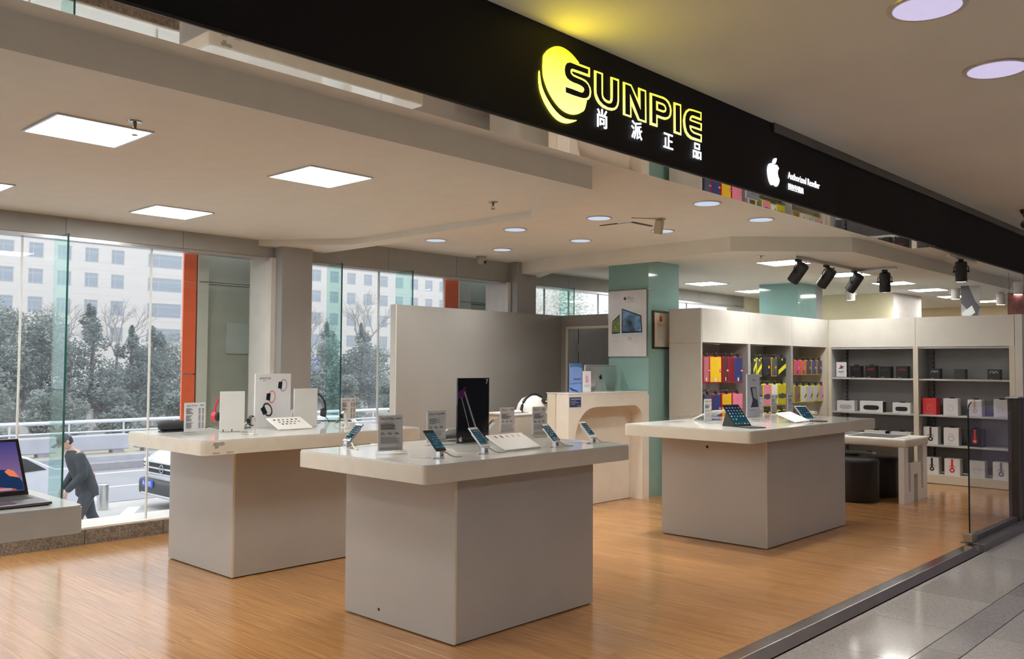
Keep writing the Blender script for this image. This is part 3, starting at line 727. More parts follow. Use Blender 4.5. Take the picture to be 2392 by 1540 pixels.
card(8.70, 4.54, 0.0, 'price card half hidden behind the large black tablet', w=0.13, h=0.17, title='iPad Pro')
card(9.0-0.02, 4.53, 0.0, 'price card between tall poster and small tablet', w=0.135, h=0.19, title='iPad')
card(8.86, 4.285, 0.0, 'price card just left of the small white tablet', w=0.12, h=0.205, title='iPad Pro')

def blank_panel(x, y, rz, w, h, label):
    t = thing('sign_holder', label, 'sign holder', (x, y, ZT), rz, 'plain white upright panels')
    obj('panel', M().b(-w/2, w/2, -0.006, 0.006, 0.004, h, bev=0.001, seg=1), PLASTW, t)
    obj('foot', M().b(-w/2+0.01, w/2-0.01, -0.035, 0.035, 0, 0.004), ACRYL, t)
    obj('clip', M().b(-w/2+0.02, -w/2+0.028, -0.009, -0.006, 0.004, 0.02).b(w/2-0.1, w/2-0.092, -0.009, -0.006, 0.004, 0.02), STEELD, t)
blank_panel(3.40, 6.045, math.radians(-9), 0.185, 0.30, 'blank white upright panel left of the watch poster')
blank_panel(4.075, 6.10, math.radians(6), 0.235, 0.31, 'blank white upright panel right of the watch poster')

# black poster stand with a phone picture
t = thing('poster_stand', 'tall glossy black poster with a numeral 7 on the phone table', 'poster', (4.06, 4.16, ZT), math.radians(-3))
obj('foot', M().b(-0.12, 0.12, -0.05, 0.06, 0, 0.006), ACRYL, t)
obj('panel', M().b(-0.137, 0.137, -0.007, 0.007, 0.006, 0.424, bev=0.0015, seg=1), mat('black acrylic poster', (0.012,0.013,0.018), 0.09), t)
obj('panel_edge', M().b(-0.1415, -0.137, -0.008, 0.008, 0.004, 0.426), ACRYL, t); obj('panel_edge', M().b(0.137, 0.1415, -0.008, 0.008, 0.004, 0.426), ACRYL, t)
pr = M(); pr2 = M()
pr.prism([(-0.085,0.335),(-0.075,0.338),(0.035,0.08),(0.022,0.075)], -0.0082, -0.0071, 'y')
pr2.prism([(-0.108,0.30),(-0.103,0.30),(-0.035,0.10),(-0.04,0.10)], -0.0082, -0.0071, 'y')
obj('print', pr, mat('poster silver line', (0.35,0.35,0.38), 0.3), t); obj('print', pr2, MATS['poster silver line'], t)
obj('print', M().prism([(-0.135,0.33),(-0.06,0.375),(-0.065,0.37),(-0.085,0.30),(-0.135,0.29)], -0.0078, -0.0071, 'y'), mat('poster violet', (0.10,0.02,0.10), 0.2), t)
text('numeral', '7', 0.045, PAPER, t, (0.103, -0.0078, 0.385))
obj('fruit_emblem', fruit(M(), 0.034, -0.112, 0.03, -0.0085, -0.0071), PAPER, t)

# watch poster
t = thing('poster_stand', 'white poster with three wrist watches on the window table', 'poster', (3.845, 6.215, ZT), math.radians(4))
obj('foot', M().b(-0.15, 0.15, -0.05, 0.05, 0, 0.006), ACRYL, t)
obj('panel', M().b(-0.168, 0.168, -0.007, 0.007, 0.006, 0.428, bev=0.0015, seg=1), PAPER, t)
obj('fruit_emblem', fruit(M(), 0.018, -0.120, 0.392, -0.0085, -0.0071), INK, t)
text('title', 'WATCH', 0.022, INK, t, (-0.108, -0.0078, 0.384), bold=0.0004)
text('subtitle', 'SERIES 2', 0.008, INK, t, (-0.10, -0.0078, 0.370))
def ring(cx, cz, rx, rz_, th, a0=0, a1=2*PI, n=22, ang=0):
    o, i = [], []
    for k in range(n+1):
        q = a0+(a1-a0)*k/n
        for L_, f in ((o, 1), (i, 1-th)):
            u, v = rx*f*math.cos(q), rz_*f*math.sin(q)
            L_.append((cx+u*math.cos(ang)-v*math.sin(ang), cz+u*math.sin(ang)+v*math.cos(ang)))
    return o + i[::-1]
def printed_watch(cx, cz, s, ang, band, parent, y=-0.0071):
    b = obj('watch_print', M().prism(ring(cx+0.018*s, cz, 0.032*s, 0.046*s, 0.28, ang=ang), y-0.0006, y, 'y'), band, parent)
    def q(u, v): return (cx+u*s*math.cos(ang)-v*s*math.sin(ang), cz+u*s*math.sin(ang)+v*s*math.cos(ang))
    obj('watch_face_print', M().prism([q(-0.026,-0.022), q(0.006,-0.026), q(0.006,0.026), q(-0.026,0.022)], y-0.0014, y-0.0006, 'y'), BLACKP, b)
printed_watch(0.075, 0.335, 1.15, -0.12, mat('grey strap print', (0.45,0.44,0.46), 0.5), t)
printed_watch(-0.035, 0.245, 1.15, -0.10, mat('rose strap print', (0.66,0.33,0.31), 0.5), t)
printed_watch(-0.075, 0.145, 1.3, 0.5, mat('dark strap print', (0.06,0.05,0.05), 0.5), t)

# sloped spec plates
def spec_plate(x, y, rz, w, d, rise, label, icons, im):
    t = thing('sloped_plate', label, 'display plate', (x, y, ZT), rz, 'sloped white display plates')
    ang = math.atan2(rise, d)
    ln = math.hypot(d, rise)
    R = Matrix.Rotation(ang, 4, 'X')
    obj('plate', M().b(-w/2, w/2, 0, ln, 0.002, 0.012, bev=0.002, seg=1).xf(R), PLASTW, t)
    for xa in (-w/2+0.004, w/2-0.010):
        obj('support', M().prism([(0.01,0.0),(d,0.0),(d,rise-0.004),(d-0.008,rise-0.008)], xa, xa+0.006, 'x'), ACRYL, t)
    for k, (u, v, a, c) in enumerate(icons):
        obj('icon', M().b(u-a/2, u+a/2, v-c/2, v+c/2, 0.0121, 0.0128).xf(R), im[k % len(im)], t)
    return t
ic = [(-0.105+0.052*k, 0.150, 0.014, 0.028) for k in range(5)]
spec_plate(3.955, 3.615, math.radians(2), 0.325, 0.165, 0.078, 'sloped white plate with five tiny phone pictures', ic, [BROWNP, SLATE, mat('gold print',(0.5,0.36,0.2),0.4), INKL, ROSE])
spec_plate(4.12, 4.46, PI, 0.30, 0.16, 0.08, 'sloped white plate behind the black poster, seen from the back', [], [INK])
ic = [(-0.11+0.04*k, 0.148, 0.019, 0.017) for k in range(6)] + [(-0.085+0.036*k, 0.112, 0.018, 0.016) for k in range(6)] + [(-0.075+0.036*k, 0.080, 0.018, 0.016) for k in range(4)]
spec_plate(3.86, 5.90, math.radians(3), 0.315, 0.17, 0.078, 'sloped white plate with rows of tiny watch pictures', ic, [BLACKM, SLATE, BROWNP, INK])
spec_plate(7.78, 3.64, math.radians(4), 0.34, 0.19, 0.075, 'sloped white plate between the two tablets', [(-0.11+0.05*k, 0.17, 0.02, 0.018) for k in range(4)], [INKL])
spec_plate(7.45, 4.50, PI, 0.32, 0.18, 0.085, 'sloped plate seen from behind on the tablet table', [], [INK])

# phones on aluminium stands
def phone_stand(x, y, rz, label):
    t = thing('phone_stand', label, 'phone stand', (x, y, ZT), rz, 'aluminium phone stands')
    obj('foot', M().lathe([(0.034, 0), (0.034, 0.004), (0.022, 0.008)], (0, 0.01, 0), 20), PLASTW, t, smooth=True)
    obj('block', M().b(-0.016, 0.016, -0.018, 0.012, 0.0, 0.040, bev=0.002, seg=1), ALU, t)
    obj('socket', M().b(-0.006, 0.006, -0.0188, -0.018, 0.016, 0.022), BLACKM, t)
    obj('arm', M().prism([(-0.018,0.036),(0.012,0.036),(0.092,0.108),(0.084,0.114)], -0.013, 0.013, 'x'), ALU, t)
    obj('tether', M().tube([(0.01,0.02,0.045), (0.045,0.0,0.032), (0.075,-0.01,0.012), (0.10,-0.02,0.004), (0.145,-0.03,0.003)], 0.0045, 7), CABLEW, t)
    obj('cable', M().tube([(-0.016,0.02,0.006), (-0.05,0.06,0.003), (-0.08,0.14,0.003), (-0.02,0.22,0.003), (0.05,0.30,0.003), (0.04,0.38,0.003)], 0.0022, 6), CABLEW, t)
    obj('plug', M().b(-0.05, -0.022, 0.0, 0.016, 0.0, 0.009, bev=0.002, seg=1), PLASTW, t)
    return t
ICON = [mat('icon blue', (0.05,0.14,0.42), 0.4), mat('icon green', (0.06,0.30,0.12), 0.4), mat('icon white', (0.42,0.45,0.50), 0.4), mat('icon red', (0.36,0.08,0.10), 0.4), mat('icon sky', (0.12,0.28,0.45), 0.4)]
def screen_mat(name, top, bot, s):
    return emis(name, top, s, (0.0, 1.0, bot, top))
def device(name, x, y, z, rz, lean, w, h, th, label, cat, bodym, frontm, cols, rows, grp, home=True, bez=0.10, dim=0.35):
    """flat device leaning back by `lean` from upright; lower front edge at (x,y,z)"""
    t = thing(name, label, cat, (x, y, z), rz, grp)
    R = Matrix.Rotation(-lean, 4, 'X')
    obj('body', M().b(-w/2, w/2, 0.0006, th, 0, h, bev=min(0.004, th*0.4)).xf(R), bodym, t, smooth=True)
    obj('bezel', M().b(-w/2+0.001, w/2-0.001, 0.0, 0.0012, 0.001, h-0.001).xf(R), frontm, t)
    bx, bz = w*0.055, h*bez
    m = M().b(-w/2+bx, w/2-bx, 0, 0.0006, 0, h-2*bz)
    sc = obj('screen', m, E_SCR, t)
    sc.matrix_local = Matrix.Translation((0,0,0)) @ R @ Matrix.Translation((0, -0.0007, bz))
    iw = (w-2*bx)/cols
    ih = (h-2*bz)/ (rows+1.6)
    s = min(iw, ih)*(0.40 if w > 0.1 else 0.50)
    groups = {k: M() for k in range(len(ICON))}
    q = random.Random(int(x*997))
    for r in range(rows):
        for c in range(cols):
            if r == rows-1 and c > 1: continue
            cx = -w/2+bx+iw*(c+0.5); cz = h-bz-ih*(r+0.75)
            groups[q.randrange(len(ICON))].b(cx-s/2, cx+s/2, -0.0013, -0.0008, cz-s/2, cz+s/2)
    for c in range(cols):
        cx = -w/2+bx+iw*(c+0.5); groups[(c*2+1) % 5].b(cx-s/2, cx+s/2, -0.0013, -0.0008, bz+s*0.25, bz+s*1.25)
    for k, g in groups.items():
        if len(g.bm.verts): obj('app_icon', g.xf(R), ICON[k], t, kind='stuff')
        else: g.bm.free()
    if home: obj('home_button', M().cyl((0,0.0004,bz*0.5), (0,-0.0006,bz*0.5), bz*0.30, n=14).xf(R), bodym, t)
    return t
E_SCR = emis('lit screen wallpaper', (0.05,0.08,0.16), 0.22, (0.0, 0.2, (0.05,0.20,0.26), (0.03,0.05,0.12)))
PB = mat('phone black shell', (0.02,0.02,0.022), 0.3); PS = mat('phone silver shell', (0.70,0.70,0.71), 0.3, metal=0.5); PG = mat('phone gold shell', (0.72,0.55,0.38), 0.35, metal=0.4)
PR = mat('phone rose shell', (0.75,0.52,0.48), 0.35, metal=0.4)
for i, (x, w_, b_, f_, l1, l2) in enumerate([(3.268, 0.076, PB, BLACKP, 'aluminium phone stand nearest the table corner', 'large black smartphone nearest the table corner'),
        (3.612, 0.076, PS, PLASTW, 'aluminium phone stand in front of the black poster', 'white-fronted smartphone in front of the black poster'),
        (4.238, 0.068, PB, BLACKP, 'aluminium phone stand right of the sloped plate', 'black smartphone right of the sloped plate'),
        (4.612, 0.068, PR, PLASTW, 'aluminium phone stand nearest the right table end', 'white and rose smartphone nearest the right table end')]):
    phone_stand(x, 3.605, 0.06, l1)
    device('smartphone', x+0.004, 3.592, ZT+0.044, 0.06, math.radians(46), w_, 0.150 if i < 2 else 0.138, 0.0075, l2, 'phone', b_, f_, 4, 5, 'smartphones on the phone table', bez=0.12)
phone_stand(3.255, 4.42, -PI/2, 'aluminium phone stand at the left table end, seen from behind')
device('smartphone', 3.242, 4.42, ZT+0.044, -PI/2, math.radians(46), 0.072, 0.145, 0.0075, 'dark smartphone at the left table end, facing away', 'phone', mat('phone grey shell', (0.16,0.165,0.18), 0.35, metal=0.4), BLACKP, 4, 5, 'smartphones on the phone table', bez=0.12)
phone_stand(4.47, 4.45, PI, 'aluminium phone stand at the back of the phone table')
device('smartphone', 4.47, 4.463, ZT+0.044, PI, math.radians(46), 0.068, 0.138, 0.0075, 'gold smartphone on the back side, peeping past the poster', 'phone', PG, PLASTW, 4, 5, 'smartphones on the phone table', bez=0.12)
t = thing('acrylic_stand', 'empty clear acrylic stand behind the nearest phone', 'stand', (3.36, 4.0, ZT), math.radians(30))
obj('slope', M().b(-0.04, 0.04, 0, 0.16, 0.0, 0.004, rot=(0.55,'X',(0,0,0))), ACRYL, t)
obj('rod', M().cyl((-0.05,0.14,0.085), (-0.05,0.0,0.01), 0.006, n=10), ACRYL, t)

# watches on white stands
def watch_stand(x, y, rz, label, band=BLACKM):
    t = thing('wrist_watch', label, 'watch', (x, y, ZT), rz, 'watches on white stands')
    obj('stand_foot', M().b(-0.03, 0.03, -0.028, 0.028, 0, 0.005, bev=0.002, seg=1), PLASTW, t)
    obj('stand_post', M().prism([(0.008,0.004),(0.03,0.004),(0.008,0.125),(-0.008,0.125)], -0.011, 0.011, 'y'), PLASTW, t)
    R = Matrix.Translation((-0.012, 0, 0.098))
    pts = [(0.030*math.cos(a), 0, 0.038*math.sin(a)) for a in [2*PI*k/24 for k in range(24)]]
    m = M()
    n = len(pts)
    ro = []
    for wy, f in ((-0.011, 1.0), (0.011, 1.0), (0.011, 0.90), (-0.011, 0.90)):
        ro.append([m.bm.verts.new((p[0]*f, wy, p[2]*f)) for p in pts])
    for k in range(4):
        A, B = ro[k], ro[(k+1) % 4]
        for j in range(n): m.bm.faces.new((A[j], A[(j+1)%n], B[(j+1)%n], B[j]))
    obj('strap', m.xf(R), band, t, smooth=True)
    obj('case', M().b(-0.040, -0.026, -0.0165, 0.0165, -0.019, 0.019, bev=0.004).xf(R), STEELD, t, smooth=True)
    obj('crystal', M().b(-0.0412, -0.040, -0.014, 0.014, -0.0165, 0.0165).xf(R), BLACKP, t)
    obj('cable', M().tube([(-0.035,0.01,0.10), (-0.07,0.02,0.075), (-0.10,0.03,0.03), (-0.085,0.03,0.006), (-0.03,0.02,0.004)], 0.0035, 7), CABLEW, t)
watch_stand(3.385, 5.735, 0.5, 'black wrist watch on a white stand in front of the watch poster')
watch_stand(4.25, 5.81, 0.3, 'dark-topped wrist watch on a white stand at the right table end', mat('white strap', (0.7,0.7,0.7), 0.4))
watch_stand(4.08, 6.30, 2.6, 'grey and white wrist watch half hidden behind the right blank panel', PLASTW)

# pill-shaped speaker
t = thing('bluetooth_speaker', 'long black pill-shaped speaker at the left end of the window table', 'speaker', (3.12, 6.34, ZT), 0.0)
m = M()
prof = []
for k in range(25):
    a = -1 + 2*k/24
    r = 0.037*(1-abs(a)**9)**0.5 if abs(a) < 1 else 0.002
    prof.append((max(r, 0.004), a*0.148))
m.lathe(prof, (0,0,0), 22)
m.xf(Matrix.Translation((0,0,0.045)) @ Matrix.Rotation(PI/2, 4, 'Y') @ Matrix.Diagonal((1.0,1.15,1,1)))
obj('body', m, mat('speaker mesh', (0.014,0.015,0.019), 0.6, bump=0.5, bscale=900), t, smooth=True)
obj('foot', M().b(-0.13, 0.13, -0.035, 0.035, 0, 0.011, bev=0.003, seg=1), BLACKM, t)
obj('cable', M().tube([(0.148,0,0.03), (0.20,0.02,0.012), (0.27,0.02,0.02), (0.33,-0.06,0.004)], 0.003, 7), CABLEB, t)

# headphones
def headphones(x, y, rz, label, col, pole=True):
    t = thing('headphones', label, 'headphones', (x, y, ZT), rz, 'headphones on the window table')
    P = [(0, 0.085*math.cos(a), 0.135+0.115*math.sin(a)) for a in [PI*k/18 for k in range(19)]]
    P = [(0, 0.082, 0.10)] + P + [(0, -0.082, 0.10)]
    obj('headband', M().tube(P, 0.008, 8), col, t, smooth=True)
    for s in (-1, 1):
        c = obj('ear_cup', M().cyl((0, s*0.095, 0.085), (0, s*0.062, 0.088), 0.040, 0.036, 20), col, t, smooth=True)
        obj('cushion', M().cyl((0, s*0.062, 0.088), (0, s*0.045, 0.088), 0.037, 0.030, 20), BLACKM, c, smooth=True)
    if pole:
        obj('stand_pole', M().cyl((0,0,0.008), (0,0,0.245), 0.007, n=12), STEEL, t)
        obj('stand_foot', M().b(-0.05, 0.05, -0.05, 0.05, 0, 0.008, bev=0.002, seg=1), STEEL, t)
    obj('cable', M().tube([(0,-0.09,0.05), (0.05,-0.12,0.006), (0.15,-0.10,0.004), (0.10,-0.2,0.004), (-0.05,-0.18,0.004)], 0.003, 7), CABLEB, t)
    return t
headphones(4.44, 6.50, 0.9, 'black headphones on a steel stand behind the right blank panel', BLACKM)
headphones(3.55, 6.43, 0.5, 'red headphones peeping out behind the left blank panel', RED)

# tablets
def tablet(x, y, rz, w, h, lean, label, bodym, frontm, rows, cols, kd):
    d = device('tablet', x, y, ZT+0.008, rz, lean, w, h, 0.007, label, 'tablet', bodym, frontm, cols, rows, 'tablets on folio covers', home=False, bez=0.07)
    FB = mat('folio black', (0.018,0.018,0.02), 0.6)
    obj('keyboard_cover', M().b(-w/2, w/2, -kd, 0.002, -0.008, 0.0, bev=0.002, seg=1), FB, d)
    ty, tz = math.sin(lean)*h*0.62, math.cos(lean)*h*0.62
    obj('folio_prop', M().prism([(0.010,-0.008),(ty+0.012,tz),(ty+0.02,tz),(ty+0.065,-0.008)], -w/2+0.002, w/2-0.002, 'x'), FB, d)
    return d
tablet(6.806, 3.709, math.radians(-22), 0.175, 0.245, math.radians(45), 'large black tablet standing on a black keyboard folio', PB, BLACKP, 5, 5, 0.18)
tablet(8.07, 3.70, math.radians(-26), 0.135, 0.195, math.radians(50), 'white-framed tablet standing on a black folio at the right', PS, PLASTW, 4, 5, 0.16)
# tall tablet poster
t = thing('poster_stand', 'tall grey poster with a folding tablet picture on the tablet table', 'poster', (8.16, 4.34, ZT), 0.0)
GP = mat('poster grey blue', (0.42,0.43,0.50), 0.4)
obj('panel', M().b(-0.13, 0.13, -0.007, 0.007, 0.004, 0.43, bev=0.0015, seg=1), GP, t)
obj('foot', M().b(-0.11, 0.11, -0.05, 0.05, 0, 0.004), ACRYL, t)
obj('print', M().prism([(-0.07,0.30),(0.05,0.30),(0.10,0.10),(-0.06,0.10),(-0.02,0.17)], -0.0078, -0.0071, 'y'), mat('poster navy', (0.03,0.035,0.07), 0.4), t)
obj('print', M().prism([(-0.03,0.292),(0.042,0.292),(0.075,0.17),(-0.005,0.20)], -0.0085, -0.0078, 'y'), mat('poster grey', (0.33,0.33,0.36), 0.4), t)
text('title', 'iPad Pro', 0.022, INK, t, (-0.03, -0.0078, 0.365))
obj('print', M().b(-0.10, 0.03, -0.008, -0.0071, 0.070, 0.075), INK, t)
# small loose items on the tablet table
t = thing('stylus_tray', 'small white tray with a grey stylus in front of the sloped plate', 'stylus', (7.62, 3.98, ZT), math.radians(-20))
obj('tray', M().b(-0.10, 0.10, -0.05, 0.05, 0, 0.012, bev=0.002, seg=1), ACRYL, t)
obj('stylus', M().cyl((-0.09,0.01,0.017), (0.08,-0.01,0.017), 0.0045, n=10), ALU, t)
obj('label_strip', M().b(-0.09, 0.09, -0.045, -0.035, 0.012, 0.0125), RED, t)
t = thing('acrylic_box', 'flat clear acrylic box at the left end of the tablet table', 'acrylic box', (6.98, 4.42, ZT), 0.1, 'clear acrylic boxes')
obj('box', M().b(-0.22, 0.22, -0.08, 0.08, 0, 0.05), ACRYL, t)
obj('insert', M().b(-0.19, -0.02, -0.05, 0.05, 0.004, 0.008), ACRYL, t)
obj('rod', M().cyl((-0.2,-0.07,0.053), (0.2,-0.05,0.056), 0.004, n=8), STEELD, t)
t = thing('acrylic_box', 'flat clear acrylic box behind the small white tablet', 'acrylic box', (8.55, 3.95, ZT), -0.2, 'clear acrylic boxes')
obj('box', M().b(-0.2, 0.2, -0.1, 0.1, 0, 0.03), ACRYL, t)
for dx, mm in ((-0.12, ORANGEP), (0.0, YEL), (0.10, PLASTW)):
    obj('sample', M().b(dx-0.025, dx+0.025, -0.03, 0.03, 0.032, 0.062, bev=0.003, seg=1), mm, t)
t = thing('charger_cube', 'tiny white charger cube in front of the left price card', 'charger', (6.86, 3.90, ZT), 0.3)
obj('cube', M().b(-0.014, 0.014, -0.014, 0.014, 0, 0.035, bev=0.003, seg=1), PLASTW, t)
obj('cable', M().tube([(0.014,0,0.012), (0.08,0.05,0.004), (0.14,0.0,0.004), (0.10,-0.10,0.004), (0.22,-0.12,0.004)], 0.004, 7), CABLEW, t)
# ================================================================== CASH COUNTER AND THE THINGS AROUND IT
t = thing('cash_counter', 'cream cash counter with a large rounded arch niche in front', 'counter', (6.99, 5.77, 0))
arch = [(0.0,0),(0.115,0),(0.115,0.74)]
for k in range(9):
    a = PI - k*PI/16
    arch.append((0.115+0.34+0.34*math.cos(a), 0.74+0.315*math.sin(a)))
for k in range(9):
    a = PI/2 - k*PI/16
    arch.append((1.30-0.16+0.16*math.cos(a), 1.055-0.16+0.16*math.sin(a)))
arch += [(1.30,0),(1.43,0),(1.43,1.165),(1.395,1.20),(0.0,1.20)]
obj('front_arch', M().prism(arch, 0, 0.16, 'y'), COUNTER, t, smooth=True)
obj('niche_back', M().b(0.01, 1.42, 0.16, 0.175, 0.004, 1.195), COUNTER, t)
obj('body', M().b(0.0, 1.395, 0.175, 0.29, 0.004, 1.2, bev=0.004, seg=1), CREAM, t)
obj('top', M().b(-0.004, 1.40, -0.004, 0.30, 1.2, 1.208, bev=0.003, seg=1), TOPG, t)
s = obj('notice', M().b(0.015, 0.20, -0.0025, 0, 1.065, 1.165), NAVY, t, label='small navy notice on the counter front')
obj('print', M().b(0.03, 0.185, -0.0035, -0.0024, 1.142, 1.150).b(0.03, 0.12, -0.0035, -0.0024, 1.125, 1.129).b(0.03, 0.16, -0.0035, -0.0024, 1.108, 1.112).b(0.03, 0.10, -0.0035, -0.0024, 1.092, 1.096).b(0.14, 0.185, -0.0035, -0.0024, 1.075, 1.080), INKL, s)

t = thing('computer_monitor', 'silver all-in-one computer seen from behind on the counter', 'computer', (8.055, 6.20, 1.10))
obj('shell', M().b(-0.285, 0.285, -0.006, 0.018, 0.075, 0.40, bev=0.008).xf(Matrix.Rotation(0.06,4,'X')), ALU, t, smooth=True)
obj('screen', M().b(-0.275, 0.275, 0.019, 0.0215, 0.10, 0.39).xf(Matrix.Rotation(0.06,4,'X')), BLACKP, t)
obj('stand', M().prism([(-0.010,0.005),(-0.075,0.005),(-0.085,0.012),(-0.018,0.20),(-0.008,0.20)], -0.085, 0.085, 'x').b(-0.085, 0.085, -0.08, 0.10, 0, 0.007), ALU, t)
obj('fruit_emblem', fruit(M(), 0.062, 0.0, 0.265, -0.0085, -0.006).xf(Matrix.Rotation(0.06,4,'X')), BLACKP, t)
obj('vent_slot', M().b(-0.26, 0.26, -0.0068, -0.005, 0.385, 0.390).xf(Matrix.Rotation(0.06,4,'X')), STEELD, t)
dk = thing('cashier_desk', 'plain cream desk behind the cash counter carrying the computer', 'desk', (7.5, 6.07, 0))
obj('desk_top', M().b(0, 0.90, 0, 0.25, 1.07, 1.10, bev=0.003, seg=1), CREAM, dk)
obj('desk_side', M().b(0.0, 0.03, 0, 0.25, 0, 1.07), CREAM, dk); obj('desk_side', M().b(0.87, 0.90, 0, 0.25, 0, 1.07), CREAM, dk)
def standee(x, y, w, h, label, base, top):
    t = thing('standee_card', label, 'leaflet', (x, y, 1.208), 0, 'leaflets standing on the counter')
    obj('holder', M().b(-w/2-0.015, w/2+0.015, -0.03, 0.03, 0, 0.022, bev=0.002, seg=1), ACRYL, t)
    obj('card', M().b(-w/2, w/2, -0.003, 0.003, 0.004, h), base, t)
    return t
t = standee(7.215, 5.86, 0.205, 0.305, 'taller blue leaflet with a pale mountain picture on the counter', mat('leaflet blue', (0.20,0.33,0.72), 0.35), None)
obj('print', M().prism([(-0.1025,0.265),(-0.04,0.275),(0.04,0.27),(0.1025,0.255),(0.1025,0.303),(-0.1025,0.303)], -0.004, -0.003, 'y'), mat('leaflet teal', (0.05,0.16,0.33), 0.35), t)
obj('print', M().prism([(-0.1025,0.06),(-0.05,0.04),(0.03,0.02),(0.03,0.006),(-0.06,0.02),(-0.1025,0.045)], -0.004, -0.003, 'y'), NAVY, t)
obj('print', M().prism([(-0.1025,0.09),(0.1025,0.10),(0.1025,0.104),(-0.1025,0.095)], -0.004, -0.003, 'y').b(-0.04, 0.08, -0.004, -0.003, 0.135, 0.148), mat('leaflet ink', (0.08,0.09,0.25), 0.4), t)
t = standee(7.40, 5.86, 0.135, 0.225, 'shorter white leaflet with a pink hand picture on the counter', PAPER, None)
hm = M().b(-0.025, 0.018, -0.004, -0.003, 0.10, 0.145)
for k in range(4): hm.b(-0.025+k*0.011, -0.016+k*0.011, -0.004, -0.003, 0.145, 0.175+0.006*(k in (1,2)))
hm.prism([(0.018,0.105),(0.034,0.125),(0.030,0.132),(0.018,0.122)], -0.004, -0.003, 'y')
obj('print', hm, mat('pink hand print', (0.75,0.35,0.62), 0.4), t)
obj('print', M().b(-0.05, 0.05, -0.004, -0.003, 0.072, 0.078).b(-0.04, 0.04, -0.004, -0.003, 0.06, 0.065), INKL, t)

t = thing('low_cabinet', 'low grey cabinet beside the cash counter', 'cabinet', (6.9, 6.42, 0))
obj('body', M().b(0, 0.62, 0, 0.42, 0.06, 0.955), GREYL, t)
obj('worktop', M().b(-0.01, 0.63, -0.01, 0.43, 0.955, 0.975, bev=0.003, seg=1), PLASTW, t)
obj('plinth', M().b(0.02, 0.60, 0.03, 0.40, 0, 0.06), BLACKM, t)
t = thing('helmet_bag', 'white rounded helmet-like case with a black band and buckle', 'helmet', (7.36, 6.60, 0.975))
m = M(); m.lathe([(0.19,0.0),(0.195,0.03),(0.175,0.09),(0.13,0.145),(0.06,0.178),(0.004,0.186)], n=26)
obj('shell', m.xf(Matrix.Diagonal((1.0,0.8,1.0,1))), PLASTW, t, smooth=True)
P = [(0.198*math.cos(a), -0.02, 0.19*math.sin(a)+0.004) for a in [PI*k/16 for k in range(17)]]
obj('band', M().tube(P, 0.016, 8), BLACKM, t, smooth=True)
obj('buckle', M().b(0.02, 0.10, -0.165, -0.12, 0.10, 0.16, bev=0.006, rot=(0.5,'X',(0.06,-0.14,0.13))), BLACKM, t)
obj('buckle_dots', M().b(0.035, 0.055, -0.172, -0.16, 0.135, 0.15).b(0.065, 0.085, -0.172, -0.16, 0.135, 0.15).b(0.035, 0.055, -0.172, -0.16, 0.112, 0.127).b(0.065, 0.085, -0.172, -0.16, 0.112, 0.127), PLASTW, t)
t = thing('mouse_pad', 'white mouse on a blue pad lying on the low grey cabinet', 'mouse', (7.06, 6.55, 0.975))
obj('pad', M().b(-0.11, 0.10, -0.08, 0.08, 0, 0.004), NAVY, t)
m = M(); m.lathe([(0.055,0.004),(0.055,0.012),(0.04,0.028),(0.004,0.034)], n=18)
obj('mouse', m.xf(Matrix.Diagonal((1.2,0.7,1,1))), PLASTW, t, smooth=True)

# inline switch hanging in the stock-room doorway
t = thing('hanging_switch', 'grey pull cord with an inline switch hanging in the doorway', 'switch', (8.93, 7.21, 1.1))
obj('cord', M().cyl((0,0,0), (0,0,1.0), 0.005, n=8), CABLEB, t)
obj('switch_body', M().b(-0.018, 0.018, -0.014, 0.014, 0.56, 0.67, bev=0.004), mat('grey switch plastic', (0.30,0.30,0.30), 0.4), t)

# poster on the pillar (faces -x) and framed certificate (faces -y)
t = thing('wall_poster', 'white acrylic poster of two desktop computers on the green pillar', 'poster', (8.42, 5.79, 1.60))
obj('sheet', M().b(-0.022, -0.016, 0.0, 0.54, 0, 0.765, bev=0.001, seg=1), mat('poster white', (0.72,0.71,0.74), 0.12), t)
obj('backing', M().b(-0.016, -0.010, -0.035, 0.56, -0.02, 0.785), ACRYL, t)
for yy in (-0.025, 0.545):
    for zz in (-0.008, 0.773): obj('standoff', M().cyl((-0.026,yy,zz), (0.0,yy,zz), 0.009, n=12), STEEL, t)
def yz(*P): return [(a, c) for a, c in P]
def pq(pts, x0, x1, mt, name='print', par=None): return obj(name, M().prism(pts, x0, x1, 'x'), mt, par or t)
pq([(0.345,0.56),(0.345,0.27),(0.055,0.275),(0.07,0.47)], -0.0228, -0.0219, BLACKP)          # big monitor
pq([(0.330,0.54),(0.330,0.29),(0.068,0.29),(0.08,0.458)], -0.0236, -0.0228, mat('mountain picture', (0.10,0.22,0.40), 0.3, var=0.9, vscale=12))
pq([(0.345,0.27),(0.345,0.225),(0.055,0.228),(0.055,0.275)], -0.0228, -0.0219, ALU)
pq([(0.255,0.225),(0.205,0.225),(0.20,0.195),(0.26,0.195)], -0.0228, -0.0219, INKL)
pq([(0.27,0.19),(0.15,0.182),(0.15,0.178),(0.27,0.184)], -0.0228, -0.0219, INKL)
pq([(0.482,0.41),(0.375,0.495),(0.372,0.27),(0.485,0.262)], -0.0228, -0.0219, BLACKP)         # small monitor
pq([(0.474,0.40),(0.383,0.47),(0.381,0.283),(0.476,0.278)], -0.0236, -0.0228, mat('green leaf picture', (0.17,0.27,0.06), 0.3, var=0.6, vscale=30))
pq([(0.485,0.262),(0.372,0.27),(0.372,0.225),(0.486,0.23)], -0.0228, -0.0219, ALU)
pq([(0.48,0.18),(0.39,0.178),(0.39,0.182),(0.48,0.184)], -0.0228, -0.0219, INKL)
